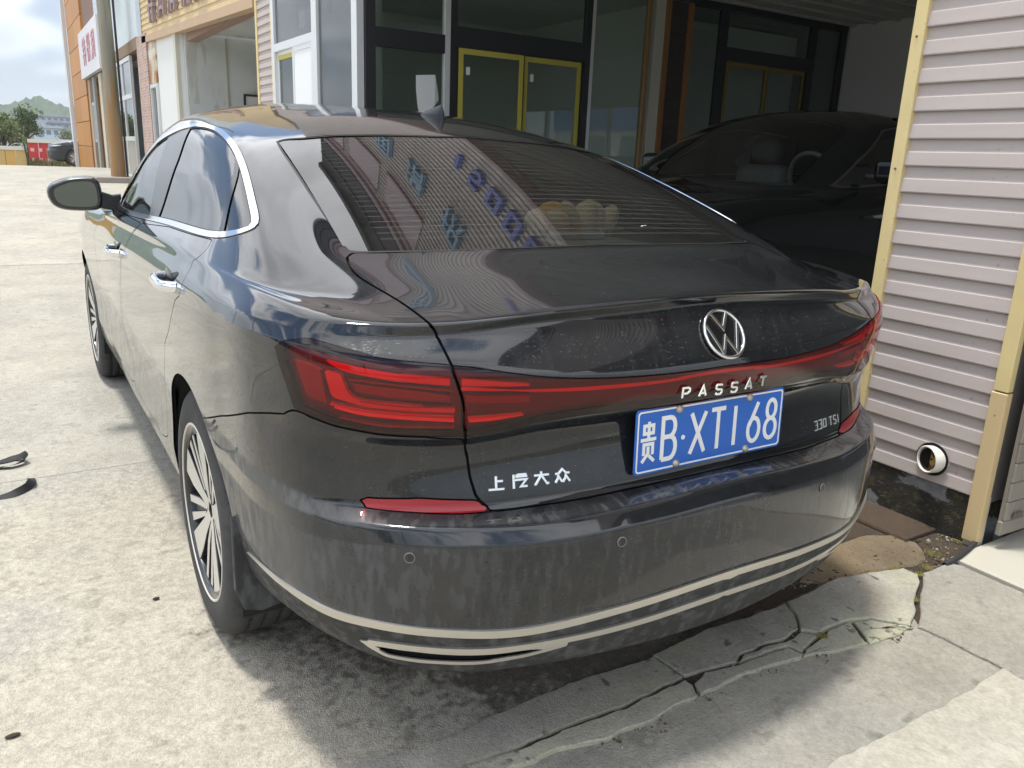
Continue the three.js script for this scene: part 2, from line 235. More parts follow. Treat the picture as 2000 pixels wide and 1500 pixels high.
// earth, pebbles and moss in the corner by the drain
{
  const stoneG = new THREE.IcosahedronGeometry(1, 0), r = mulberry(21), n = 760, im = new THREE.InstancedMesh(stoneG, std([1, 1, 1], .95), n), m = new THREE.Matrix4(), q = new THREE.Quaternion(), e = new THREE.Euler(), col = new THREE.Color();
  const spots = [[1835, 1078, .075], [1770, 1035, .05], [1740, 1010, .05], [1620, 1060, .05], [1600, 1120, .035], [1860, 1050, .06], [1800, 1012, .05], [1560, 1142, .03], [1815, 1118, .012], [1838, 1096, .045], [1272, 1404, .03], [1366, 1352, .03], [1492, 1300, .035], [1600, 1278, .03], [1740, 1248, .025], [1560, 1232, .02], [1440, 1298, .02], [1200, 1436, .03]];
  for (let i = 0; i < n; i++) {
    const s = spots[i % spots.length], c = onPlane(s[0], s[1], 'y', .01), a = r() * 6.28, d = Math.sqrt(-2 * Math.log(r() + 1e-6)) * s[2] * .7, k = i % spots.length > 9 ? .0012 + .0035 * Math.pow(r(), 3) : .0025 + .007 * Math.pow(r(), 3);
    e.set(r() * 6, r() * 6, r() * 6); q.setFromEuler(e); m.compose(V3(Math.min(c.x + Math.cos(a) * d, 1.54), (i % spots.length > 9 ? .010 : .006) + k * .4, c.z + Math.sin(a) * d), q, V3(k, k * (.5 + .5 * r()), k)); im.setMatrixAt(i, m);
    const t = r(); if (t < .55) col.setRGB(.06 + .05 * r(), .05 + .04 * r(), .035); else if (t < .9) { const b = .12 + .2 * r(); col.setRGB(b, b * .85, b * .62); } else col.setRGB(.38, .35, .29); im.setColorAt(i, col);
  }
  im.name = 'pebbles'; im.castShadow = im.receiveShadow = true; tag(im, 'loose pebbles and grit in the damp corner by the drain', 'pebbles', null, 'stuff'); scene.add(im);
  const tuftN = 900, blade = new THREE.ConeGeometry(.0012, .008, 3), moss = new THREE.InstancedMesh(blade, std([1, 1, 1], 1), tuftN);
  const ms = [[1822, 1075, .022], [1812, 1102, .018], [1796, 1115, .012], [1608, 1235, .012], [1790, 1165, .010], [1893, 1042, .016], [1752, 1106, .014], [1700, 1114, .02]];
  for (let i = 0; i < tuftN; i++) { const s = ms[i % ms.length], c = onPlane(s[0], s[1], 'y', .03), a = r() * 6.28, d = Math.sqrt(-2 * Math.log(r() + 1e-6)) * s[2] * .6, k = .6 + r() * 1.2; e.set((r() - .5) * 1.4, r() * 6, (r() - .5) * 1.4); q.setFromEuler(e); m.compose(V3(Math.min(c.x + Math.cos(a) * d, 1.53), .016 + .003 * k, c.z + Math.sin(a) * d), q, V3(k, k * .45, k)); moss.setMatrixAt(i, m); col.setRGB(.17 + .1 * r(), .165 + .08 * r(), .04 + .02 * r()); moss.setColorAt(i, col); }
  moss.name = 'moss'; moss.castShadow = moss.receiveShadow = true; tag(moss, 'yellow green moss growing in the cracks by the wall', 'moss', null, 'stuff'); scene.add(moss);
}
// ---------------------------------------------------------------- garage building along x = FX
const mSiding = [0, 1, 2].map((i) => std([1, 1, 1], .62, { map: at(tex(512, 128, (x, y) => { const n = tfbm(x, y, 6, 200 + i * 9, 4), s = tnoise(x * .15, y, 60, 210 + i), sp = step(.965, .99, tnoise(x, y, 120, 214 + i)); const k = (.94 + .1 * n + .06 * (s - .5)) * (1 - .35 * sp), c = [.485, .42, .385]; return c.map((v) => s2(v * k)); }, { srgb: true }), .8, 1) }));
const mYellow = std([1, 1, 1], .55, { map: at(tex(256, 256, (x, y) => { const n = tfbm(x, y, 8, 230, 4), sp = step(.9, .97, tnoise(x, y, 60, 233)) * step(.5, .7, n); return [.70, .56, .27].map((v, k) => s2(lerp(v * (.92 + .16 * n), [.25, .17, .09][k], sp * .6))); }, { srgb: true }), 1.5) });

// one lapped board: face leans out to its lower edge, then returns
function boardGeo(len, h = .1, out = .014) {
  const s = new THREE.Shape([[0, 0], [-out - .003, .0], [-out - .004, .004], [-out, h * .5], [-.006, h * .58], [-.004, h + .006], [0, h + .006]].map(([x, y]) => new THREE.Vector2(x, y)));
  return boxUV(new THREE.ExtrudeGeometry(s, { depth: len, bevelEnabled: false }));
}
function siding(parent, x, y0, y1, z0, z1, mats, step_ = .0935) { const g = boardGeo(z1 - z0, step_); for (let y = y0, i = 0; y < y1 - .02; y += step_, i++) { const m = part('siding_board', g, mats[Math.floor(hash3(i, 7, Math.round(z0 * 10)) * mats.length)], parent); m.position.set(x, y, z0); } }
const ZL = -.886, ZRR = -.312;   // edges of the near pier
const pier = thing('siding_pier', 'mauve lapped siding pier with yellow corner trim beside the garage opening', 'wall');
part('core', bx(FX + .001, FX + .2, .17, 3.1, ZL + .01, ZRR - .01), std([.2, .18, .17], .9), pier);
siding(pier, FX, .19, 3.1, ZL + .055, ZRR - .045, mSiding);
part('corner_trim', bx(FX - .026, FX + .05, .10, 3.1, ZL + .008, ZL + .056, .003), mYellow, pier);
part('corner_trim', bx(FX - .026, FX + .008, .585, 3.1, ZRR - .05, ZRR, .003), mYellow, pier);
part('corner_trim', bx(FX - .030, FX + .008, .03, .580, ZRR - .052, ZRR + .002, .003), std([.62, .47, .25], .6), pier);
for (const [z, y] of [[ZL + .03, 1.3], [ZL + .03, .55], [ZRR - .025, .5], [ZL + .03, 1.75]]) { const n = part('nail', new THREE.CylinderGeometry(.004, .004, .004, 10).rotateZ(Math.PI / 2), std([.15, .1, .06], .6), pier); n.position.set(FX - .028, y, z); }
// dirty plinth under the pier
const mPlinth = std([1, 1, 1], .95, { map: at(tex(512, 256, (x, y) => { const a = tfbm(x, y, 5, 240, 5), b = tfbm(x, y, 30, 250, 4), pale = step(.56, .62, a), c = mixc([.035, .03, .022], [.23, .235, .235], pale), moss = step(.58, .7, b) * (1 - pale); return mixc(c, [.10, .085, .03], moss * .6).map((v) => s2(v * (.7 + .6 * b))); }, { srgb: true }), 1.6, 2.2), bumpMap: at(gritBump(19, 40, 160, 512), 3), bumpScale: .012 });
solo('plinth_wall', bx(FX - .012, FX + .3, -.05, .195, ZL - .1, ZRR - .055, .006), mPlinth, 'dirty mossy concrete plinth under the mauve siding', 'wall');
solo('gutter_kerb', bx(1.36, FX - .012, -.03, .022, -1.6, -.46, .008), std([1, 1, 1], .45, { map: at(concreteTex([.075, .052, .034], 61, { stain: .9, pits: .2, size: 512 }), 1 / .9), bumpMap: at(bYard, 1 / .7), bumpScale: .006 }), 'dark wet brown concrete ledge along the foot of the plinth', 'kerb');
// waste pipe sticking out of the siding
{
  const c = onPlane(1812, 897, 'x', FX - .04), g = thing('waste_pipe', 'white plastic pipe stub with rusty inside sticking out of the siding', 'pipe');
  g.position.copy(c);
  const ring_ = new THREE.LatheGeometry([[.046, .09], [.050, .03], [.051, -.004], [.0475, -.008], [.0435, -.004], [.0425, .03], [.042, .09]].map(([r, y]) => new THREE.Vector2(r, y)), 40).rotateZ(-Math.PI / 2); part('pipe_stub', ring_, std([.72, .70, .62], .5), g); g.rotation.y = -.32;
  part('inner_wall', new THREE.CylinderGeometry(.0415, .0415, .06, 32, 1, true).rotateZ(Math.PI / 2).translate(.03, 0, 0), std([1, 1, 1], .7, { map: tex(128, 64, (x, y) => { const n = tfbm(x, y, 5, 260, 4); return mixc([.03, .018, .008], [.42, .24, .05], step(.35, .7, n)).map(s2); }, { srgb: true }) }), g);
  part('hole', new THREE.CircleGeometry(.0415, 28).rotateY(-Math.PI / 2).translate(.016, 0, 0), std([1, 1, 1], .7, { map: tex(128, 128, (x, y) => { const n = tfbm(x, y, 6, 262, 4), d = Math.hypot(x - .45, y - .5); return mixc([.45, .27, .07], [.06, .035, .015], step(.45, .6, n)).map(s2); }, { srgb: true }) }), g);
  const cut = new THREE.Shape(); cut.absellipse(0, 0, .062, .062, 0, Math.PI * 2); const cg = new THREE.ShapeGeometry(cut, 30).rotateY(-Math.PI / 2); const gap = part('wall_gap', cg, std([.006, .005, .004], 1), g); gap.position.set(.018, .0, .0); gap.rotation.y = .32;
}
{ const c = onPlane(1898, 975, 'x', FX - .05); solo('drain_pipe', new THREE.CylinderGeometry(.031, .031, .22, 28).translate(FX + .014, .082, c.z), std([.52, .51, .48], .45), 'short grey white plastic drain pipe under the end of the siding', 'pipe'); }
solo('rubber_hose', tube([onPlane(1845, 1103, 'y', .02), onPlane(1865, 1092, 'y', .03), onPlane(1885, 1078, 'y', .03), onPlane(1902, 1062, 'y', .03), onPlane(1910, 1040, 'y', .05), V3(FX + .02, .06, -.40)], .009, 40, 10), std([.03, .03, .032], .6), 'black rubber hose lying on the ground by the drain pipe', 'hose');
// quilted curtain hanging in the next bay
{
  const q = thing('quilted_curtain', 'grey quilted insulating curtain hanging beside the yellow trim', 'curtain'), mQ = std([.25, .225, .185], .7), mQ2 = std([.23, .205, .17], .7); q.position.set(FX + .012, 0, -.262); q.rotation.y = -.05; q.rotation.z = -.0;
  part('backing', bx(0, .85, .08, 2.25, -.012, 0), mQ2, q);
  const pads = [new RoundedBoxGeometry(.1055, .0700, .012, 2, .005)]; boxUV(pads[0]);
  for (let r = 0; r < 28; r++) for (let k = 0; k < 8; k++) { const m = part('pad', pads[0], (r + k) % 3 ? mQ : mQ2, q); m.position.set(.055 + k * .107 + (r % 2 ? .0 : .0535), .165 + r * .0715, .003); }
  for (let r = 0; r < 28; r += 2) { const m = part('pad', bx(0, .0515, -.035, .035, -.006, .006, .005), mQ, q); m.position.set(.0015, .165 + r * .0715, .003); }
  const hem = part('hem', bx(-.006, .85, .075, .128, -.012, .006, .004), mQ, q);
  const badge = part('maker_patch', bx(.035, .095, .135, .158, .015, .017), std([.12, .105, .085], .5), q);
}
const tile = struct('tile_floor', bx(FX - .2, 8, -.02, .024, -.30, 4.4), std([.5, .475, .40], .35));
{ const P = [onPlane(1874, 1097, 'y', .02), onPlane(2000, 1152, 'y', .02), V3(FX, 0, 1.6), V3(FX, 0, -.29), onPlane(1925, 1070, 'y', .02)]; part('threshold_tile', piece(null, .028, .05, 0, .001, .003, P), std([.5, .475, .40], .4), tile); }
// hall behind the pier: floor, ceiling, back wall
const mHall = std([.40, .40, .39], .9), mCeil = std([.36, .35, .33], .85);
struct('hall_floor', bx(FX + .21, 8.1, -.05, .03, -6.16, -.34), std([.36, .35, .33], .6));
const ceil = struct('hall_ceiling', bx(FX + .02, 8.2, 3.08, 3.2, -6.3, 5), mCeil); for (let i = 0; i < 30; i++) part('ceiling_rib', bx(FX + .05, 8.1, 3.055, 3.082, -6.1 + i * .3, -6.04 + i * .3), mCeil, ceil);
const backWall = struct('hall_back_wall', merge([bx(8.1, 8.3, 0, 1.42, -6.3, 5), bx(8.1, 8.3, 2.25, 3.1, -6.3, 5), bx(8.1, 8.3, 1.42, 2.25, -6.3, -2.4), bx(8.1, 8.3, 1.42, 2.25, 1.6, 5)]), mHall);
for (let i = 0; i <= 4; i++) part('window_post', bx(8.12, 8.2, 1.42, 2.25, -2.4 + i * .98, -2.34 + i * .98), std([.7, .7, .68], .5), backWall);
for (let i = 0; i < 4; i++) part('pane', bx(8.15, 8.158, 1.42, 2.25, -2.34 + i * .98, -2.4 + (i + 1) * .98), phy([.85, .88, .88], 0, { transmission: 1, thickness: 0, ior: 1.5 }), backWall);
{ const b = thing('rear_shed', 'white shed with blue fascia and windows behind the garage', 'building'); part('wall', bx(19, 24, 0, 3.4, -14, 16), std([.66, .66, .62], .8), b); part('fascia', bx(18.9, 19, 2.5, 3.6, -14, 16), std([.09, .17, .42], .5), b); for (let i = 0; i < 9; i++) { part('window', bx(18.96, 19.02, .8, 2.3, -13 + i * 3.2, -10.8 + i * 3.2), std([.08, .1, .12], .2), b); part('rail', bx(18.92, 18.96, 1.5, 1.56, -13 + i * 3.2, -10.8 + i * 3.2), std([.75, .75, .72], .6), b); } struct('back_yard', bx(8.35, 60, -.1, -.02, -30, 40), std([.36, .35, .31], .95)); }
part('dado_band', bx(8.085, 8.1, 1.55, 1.78, -6.1, -2.5), std([.02, .02, .024], .6), backWall);
for (let i = 0; i < 9; i++) part('wall_hook', bx(8.05, 8.1, 1.95 + .12 * (i % 3), 1.98 + .12 * (i % 3), -5.6 + i * .42, -5.58 + i * .42), std([.3, .3, .3], .4, { metalness: .8 }), backWall);
{ const e = struct('hall_end_wall', merge([bx(FX + .3, 8.1, 2.15, 3.08, 4.9, 5.05), bx(6.3, 8.1, 0, 2.15, 4.9, 5.05)]), mHall); }
// fascia of lapped boards over the openings with blue raised characters, and the dark storey above it
{
  const f = thing('shop_fascia', 'mauve lapped board fascia with blue raised characters over the garage openings', 'fascia'), g0 = -9.2, g1 = 6;
  part('core', bx(FX + .001, FX + .25, 3.1, 6.3, g0, g1), std([.2, .18, .17], .9), f);
  siding(f, FX, 3.12, 6.3, g0, g1, mSiding);
  part('bottom_trim', bx(FX - .03, FX + .2, 3.05, 3.12, g0 - .01, g1 + .01, .004), std([.30, .2, .19], .6), f); part('top_trim', bx(FX - .05, FX + .2, 6.3, 6.42, g0 - .01, g1 + .01, .004), std([.33, .22, .24], .6), f);
  const blue = std([.12, .14, .42], .4), sky = std([.19, .33, .46], .4);
  const put = (list, z, y, w, h, sw, m) => { const k = part('character', strokes(list, w, h, sw, .05), m, f); k.rotation.y = -Math.PI / 2; k.position.set(FX - .02, y, z); };
  const D = { 1: GLYPH[1], 5: GLYPH[5], 0: GLYPH[0], 6: GLYPH[6] };
  '1500065'.split('').forEach((c, i) => put(D[c], -3.7 + i * .36, 3.42, .19, .29, .055, blue));
  GLYPH.han.forEach((h, i) => put(h, -5.6 + i * 1.0, 4.45, .46, .48, .055, sky));
  for (let i = 0; i < 3; i++) { const b = part('panel', bx(FX - .03, FX - .016, 5.35, 6.1, -8.2 + i * 1.5, -7.0 + i * 1.5), std([.46, .36, .36], .5), f); part('panel_frame', merge([bx(FX - .04, FX - .03, 5.33, 5.37, -8.22 + i * 1.5, -6.98 + i * 1.5), bx(FX - .04, FX - .03, 6.08, 6.12, -8.22 + i * 1.5, -6.98 + i * 1.5)]), std([.3, .06, .08], .5), b); }
  const up = thing('upper_storey', 'dark brown clad upper storey above the mauve fascia', 'building'); part('wall', bx(FX + .25, 9, 6.42, 8.3, -9.2, 7), std([.035, .028, .026], .75), up);
  for (let i = 0; i < 3; i++) part('cladding_joint', bx(FX + .235, FX + .25, 6.6 + i * .6, 6.63 + i * .6, -9.2, 7), std([.02, .016, .015], .8), up);
  part('roof', bx(FX + .2, 9.1, 8.3, 8.45, -9.3, 7.1), std([.1, .1, .1], .9), up);
}
// ---------------------------------------------------------------- glazed office beside the hall: front to the yard (x = FX) and side to the hall (z = ZP)
const ZP = -6.17, mAlu = std([.70, .71, .70], .35, { metalness: .3 }), mBlackAlu = std([.018, .019, .022], .4), mFilm = std([.50, .44, .07], .5), mPane = phy([.8, .84, .82], .0, { transmission: 1, thickness: 0, ior: 1.52 }), mPaneDark = phy([.6, .63, .62], .0, { transmission: 1, thickness: 0, ior: 1.52 });
const frameRect = (x0, x1, y0, y1, z0, z1, w) => merge(x1 - x0 < .2 ? [bx(x0, x1, y0, y0 + w, z0, z1), bx(x0, x1, y1 - w, y1, z0, z1), bx(x0, x1, y0 + w, y1 - w, z0, z0 + w), bx(x0, x1, y0 + w, y1 - w, z1 - w, z1)] : [bx(x0, x1, y0, y0 + w, z0, z1), bx(x0, x1, y1 - w, y1, z0, z1), bx(x0, x0 + w, y0 + w, y1 - w, z0, z1), bx(x1 - w, x1, y0 + w, y1 - w, z0, z1)]);
{
  const w = thing('office_window', 'white aluminium shop window reflecting sky beside the carport', 'window');
  part('frame', merge([bx(FX - .03, FX + .03, .1, 3.12, -8.79, -8.70), bx(FX - .03, FX + .03, .1, 3.12, -7.40, -7.25), bx(FX - .035, FX + .03, .1, 3.12, -6.30, -6.17), bx(FX - .028, FX + .028, 2.34, 2.42, -8.70, -7.40), bx(FX - .03, FX + .03, .08, .16, -8.70, -7.40), bx(FX - .03, FX + .03, .08, .16, -7.25, -6.30)]), mAlu, w);
  part('pane', bx(FX - .004, FX + .004, 2.42, 3.11, -8.70, -7.40), mPaneDark, w);
  part('pane', bx(FX - .004, FX + .004, .16, 3.11, -7.25, -6.30), mPaneDark, w);
  const leaf = part('door_leaf', frameRect(FX + .004, FX + .03, .16, 2.34, -8.70, -8.08, .06), mAlu, w); part('pane', bx(FX + .012, FX + .02, .22, 2.28, -8.64, -8.14), mPaneDark, leaf); part('film', bx(FX + .002, FX + .011, 2.25, 2.30, -8.66, -8.12), mFilm, leaf);
  const leaf2 = part('door_leaf', frameRect(FX - .024, FX + .002, .16, 2.34, -8.06, -7.40, .05), mAlu, w); part('paper', bx(FX - .018, FX - .008, .21, 2.29, -8.01, -7.45), std([.80, .82, .82], .8), leaf2);
  const e = new THREE.SphereGeometry(1, 18, 12).scale(.02, .075, .05); const k = part('door_closer', e, mBlackAlu, w); k.position.set(FX + .03, 2.63, -7.02);
}
{
  const w = thing('office_partition', 'black framed glass partition with yellow taped sliding doors facing the hall', 'partition'), Z0 = ZP - .03, Z1 = ZP + .03;
  const post = (x0, x1, m = mBlackAlu, y1 = 3.08, d = 0) => part('post', bx(x0, x1, .03, y1, Z0 - d, Z1 + d), m, w);
  post(1.605, 1.70); post(2.385, 2.44, mAlu); post(2.445, 2.51); post(3.99, 4.06); post(4.02 + .04, 4.10, mAlu); post(4.80, 4.845, std([.28, .17, .07], .5)); post(4.90, 5.03, std([.5, .5, .42], .5)); post(5.88, 5.99); post(7.42, 7.52, mBlackAlu); post(8.0, 8.08);
  part('transom', bx(1.70, 2.385, 2.20, 2.36, Z0, Z1), mBlackAlu, w); part('transom', bx(2.51, 3.99, 2.275, 2.45, Z0, Z1), mBlackAlu, w); part('transom', bx(5.99, 7.42, 2.48, 2.62, Z0, Z1), mBlackAlu, w);
  part('header', bx(1.70, 8.08, 3.0, 3.08, Z0 - .01, Z1 + .01), mBlackAlu, w);
  for (const [x0, x1, y0, y1] of [[1.70, 2.385, .03, 2.20], [1.70, 2.385, 2.36, 3.0], [2.51, 3.99, 2.45, 3.0], [4.10, 4.80, .03, 3.0], [5.43, 5.88, .03, 3.0], [5.99, 7.42, 2.62, 3.0], [7.52, 8.0, .03, 3.0]]) part('pane', bx(x0, x1, y0, y1, ZP - .004, ZP + .004), mPane, w);
  for (const [x0, x1, top, m, dz, t] of [[2.51, 3.27, 2.275, mFilm, .014, .05], [3.25, 3.99, 2.275, mFilm, -.016, .05], [5.99, 6.72, 2.48, std([.22, .15, .03], .5), .014, .045], [6.70, 7.42, 2.48, std([.22, .15, .03], .5), -.016, .045]]) {
    const leaf = part('sliding_door', frameRect(x0 + .006, x1 - .006, .06, top, ZP + dz - .013, ZP + dz + .013, .035), mBlackAlu, w), s = dz + .014;
    part('tape', frameRect(x0 + .02, x1 - .02, .08, top - .01, ZP + s, ZP + s + .004, t), m, leaf); part('pane', bx(x0 + .041, x1 - .041, .095, top - .036, ZP + dz - .003, ZP + dz + .003), mPane, leaf);
    if (t === .05) { const st = part('sticker', bx(x0 + .10, x0 + .14, top - .24, top - .17, ZP + s + .002, ZP + s + .004), std([.75, .75, .72], .6), leaf); st.rotation.z = .0; }
  }
  // torn paper stuck to the first pane
  const tp = new THREE.Shape([[0, 0], [.20, .02], [.235, -.14], [.24, -.20], [.17, -.28], [.13, -.36], [.05, -.36], [.02, -.28], [.0, -.12]].map(([x, y]) => new THREE.Vector2(x, y))); const pp = part('torn_paper', new THREE.ExtrudeGeometry(tp, { depth: .002, bevelEnabled: false }), std([.82, .83, .82], .85), w); pp.position.set(2.10, 1.99, ZP + .012); pp.rotation.y = .05;
  const tp2 = new THREE.Shape([[0, 0], [.24, .01], [.26, -.1], [.24, -.30], [.19, -.32], [.20, -.16], [.16, -.07], [.05, -.045]].map(([x, y]) => new THREE.Vector2(x, y))); const p2 = part('torn_paper', new THREE.ExtrudeGeometry(tp2, { depth: .002, bevelEnabled: false }), std([.8, .81, .8], .85), w); p2.position.set(2.09, 1.61, ZP + .014);
}
{ // brown boarded pier between the two glazed units
  const p = thing('boarded_pier', 'narrow dark brown boarded pier with rusty orange edges between glass units', 'pillar'), m = std([.045, .032, .028], .7), mo = std([.26, .115, .035], .55);
  part('edge_trim', bx(5.035, 5.10, .03, 3.0, ZP - .04, ZP + .045), mo, p); part('edge_trim', bx(5.36, 5.425, .03, 3.0, ZP - .04, ZP + .045), mo, p); part('core', bx(5.10, 5.36, .03, 3.0, ZP - .03, ZP + .01), m, p);
  const g = bx(5.102, 5.358, 0, .086, ZP + .01, ZP + .028, .006); for (let i = 0; i < 30; i++) part('board', g, m, p).position.y = .04 + i * .098;
}
// rooms behind the glass
struct('office_floor', bx(FX + .04, 8.1, -.02, .06, -9.3, ZP - .04), std([.30, .29, .27], .5)); struct('office_ceiling', bx(FX + .04, 8.1, 3.02, 3.08, -9.3, ZP - .04), std([.55, .55, .52], .9));
struct('office_wall', bx(FX + .04, 8.2, .06, 3.02, -9.4, -9.3), std([.62, .66, .60], .9)); struct('office_wall', bx(8.1, 8.2, .06, 3.08, -9.3, -6.2), std([.3, .3, .3], .9)); struct('office_wall', bx(5.2, 5.3, .06, 3.02, -9.3, -6.25), std([.6, .62, .58], .9));
struct('office_wall', bx(5.45, 8.05, .06, 3.0, -6.95, -6.9), std([.72, .74, .72], .9)); struct('office_wall', bx(1.72, 2.42, .06, 2.95, -7.75, -7.7), std([.66, .70, .64], .9));
{ const d = thing('office_cabinet', 'pale cupboard with grey doors against the office back wall', 'cabinet'); part('body', bx(1.9, 2.9, .07, 1.9, -9.28, -8.9, .01), std([.42, .43, .40], .6), d); part('door', bx(1.92, 2.39, .12, 1.86, -8.9, -8.88, .005), std([.40, .41, .38], .5), d); part('door', bx(2.41, 2.88, .12, 1.86, -8.9, -8.88, .005), std([.40, .41, .38], .5), d); }
{ const d = thing('office_beam', 'white beam crossing the office under its ceiling', 'beam'); part('beam', bx(FX + .1, 5.15, 2.55, 2.72, -8.2, -8.0, .01), std([.6, .6, .57], .8), d); part('tube_lamp', bx(3.2, 4.3, 2.50, 2.545, -8.13, -8.07, .01), std([.7, .7, .7], .4), d); }
// narrow siding strip between office and carport
{
  const p = thing('siding_strip', 'narrow mauve siding strip with yellow edges between shop window and carport', 'wall'); part('core', bx(FX + .001, FX + .25, .1, 3.1, -9.44, -8.82), std([.2, .18, .17], .9), p);
  siding(p, FX, .15, 3.1, -9.40, -8.84, mSiding); part('corner_trim', bx(FX - .026, FX + .26, .08, 3.1, -9.47, -9.40, .004), mYellow, p); part('corner_trim', bx(FX - .026, FX + .26, .08, 3.1, -8.84, -8.795, .004), mYellow, p);
}
// ---------------------------------------------------------------- the row of shops farther along the yard
const gz = (z) => groundY(z);
{ // carport with yellow boarded sign
  const s = thing('yellow_sign_board', 'yellow lapped board sign with mauve raised lettering over the carport', 'sign'), mY = [0, 1].map((i) => std([1, 1, 1], .6, { map: at(tex(256, 64, (x, y) => { const n = tfbm(x, y, 5, 300 + i, 4); return [.62, .47, .25].map((v) => s2(v * (.9 + .2 * n))); }, { srgb: true }), .5, 1) }));
  s.position.set(0, 2.93, -9.5); s.rotation.x = .0425;
  const L = 8.5; part('core', bx(FX + .001, FX + .12, 0, 2.2, -L, 0), std([.2, .15, .1], .9), s); const g = boardGeo(L, .105); for (let i = 0; i < 20; i++) { const m = part('siding_board', g, mY[i % 2], s); m.position.set(FX, .1 + i * .105, -L); }
  part('bottom_trim', bx(FX - .04, FX + .1, -.03, .1, -L, 0, .004), std([.52, .36, .22], .6), s); part('end_trim', bx(FX - .03, FX + .14, -.02, 2.2, -L - .03, -L, .004), std([.35, .38, .36], .6), s);
  const mL = std([.34, .25, .25], .6); [GLYPH.te, GLYPH.han[0], GLYPH.han[1], GLYPH.han[2], GLYPH.han[1]].forEach((k, i) => { const m = part('character', strokes(k, .62, .66, .06, .06), mL, s); m.rotation.y = -Math.PI / 2; m.position.set(FX - .02, .30, -7.3 + i * 1.05); });
  const c = thing('carport', 'open carport with white panelled inner wall and stained white ceiling', 'shelter'), mW = std([1, 1, 1], .7, { map: at(tex(256, 256, (x, y) => { const n = tfbm(x, y, 4, 320, 5), st = step(.62, .75, tfbm(x, y * .2, 12, 322, 4)); return mixc([.55, .57, .56], [.38, .34, .26], st * .5).map((v) => s2(v * (.85 + .3 * n))); }, { srgb: true }), .5) });
  part('back_wall', bx(FX + .12, 6.5, gz(-14.4) - .1, 3.16, -14.55, -14.45), mW, c); for (const x of [2.35, 3.25, 4.2, 5.1]) part('panel_joint', bx(x, x + .03, .5, 3.1, -14.45, -14.435), std([.40, .38, .28], .8), c);
  part('ceiling', bx(FX + .3, 6.5, 3.14, 3.2, -14.4, -9.5), mW, c); part('edge_beam', bx(FX + .12, FX + .3, 2.98, 3.12, -14.3, -9.5), std([.30, .2, .15], .8), c); part('inner_wall', bx(6.5, 6.6, 0, 3.2, -14.5, -9.4), std([.2, .2, .19], .9), c); part('floor', bx(FX, 6.5, .05, .28, -14.4, -9.45), std([.33, .31, .27], .9), c);
  const n = thing('notice_frame', 'small black framed notice on the white carport wall', 'notice'); n.position.set(2.62, 1.72, -14.43); part('frame', frameRect(0, .62, 0, .5, 0, .02, .035), std([.02, .02, .02], .5), n); part('sheet', bx(.035, .585, .035, .465, .002, .008), std([.6, .6, .58], .7), n);
  for (let i = 0; i < 2; i++) part('line', bx(.2, .42, .3 - i * .12, .34 - i * .12, .0085, .0095), std([.2, .2, .2], .7), n);
}
{ // white clad front next to the carport
  const w = thing('white_shop', 'white panelled shop front with a rust stained strip and narrow window', 'building'); part('wall', bx(FX + .02, 6, gz(-16) - .1, 3.2, -16.65, -14.56), std([.72, .73, .70], .7), w); part('corner_post', bx(FX - .02, FX + .04, gz(-14.7), 3.12, -14.75, -14.55, .004), std([.56, .54, .44], .6), w);
  const rust = part('rusty_strip', bx(FX - .01, FX + .03, 2.46, 3.22, -17.45, -16.66), std([1, 1, 1], .75, { map: at(tex(128, 256, (x, y) => { const n = tfbm(x, y, 8, 330, 4), d = step(.3, .7, tnoise(x, y * .15, 22, 333)) * step(.2, .6, 1 - y + n * .4); return mixc([.66, .63, .52], [.32, .13, .03], d).map(s2); }, { srgb: true }), 1.3, 1.3) }), w);
  part('wall', bx(FX + .02, 6, gz(-17) - .1, 3.2, -17.46, -16.65), std([.45, .44, .42], .8), w); const f = part('window', frameRect(FX - .03, FX + .02, 1.0, 2.44, -17.42, -16.68, .07), mAlu, w); part('pane', bx(FX + .012, FX + .019, 1.07, 2.37, -17.35, -16.75), mPaneDark, f);
}
{ // brick pillar: bricks are too far to pick apart, the material takes over
  const mB = std([1, 1, 1], .85, { map: tex(128, 256, (x, y) => { const r = Math.floor(y * 32), u = (x * 4 + (r % 2) * .5) % 1, v = (y * 32) % 1, j = u < .1 || v < .2; return (j ? [.5, .45, .4] : [.46, .30, .25]).map((q) => s2(q * (.85 + .3 * hash3(Math.floor(x * 4 + (r % 2) * .5), r, 3)))); }, { srgb: true, repeat: [1.6, .55] }) });
  solo('brick_pillar', bx(FX - .04, FX + .4, gz(-18) - .1, 3.42, -18.72, -17.48), mB, 'pinkish brick pillar between the white shop front and pale blue building', 'pillar');
}
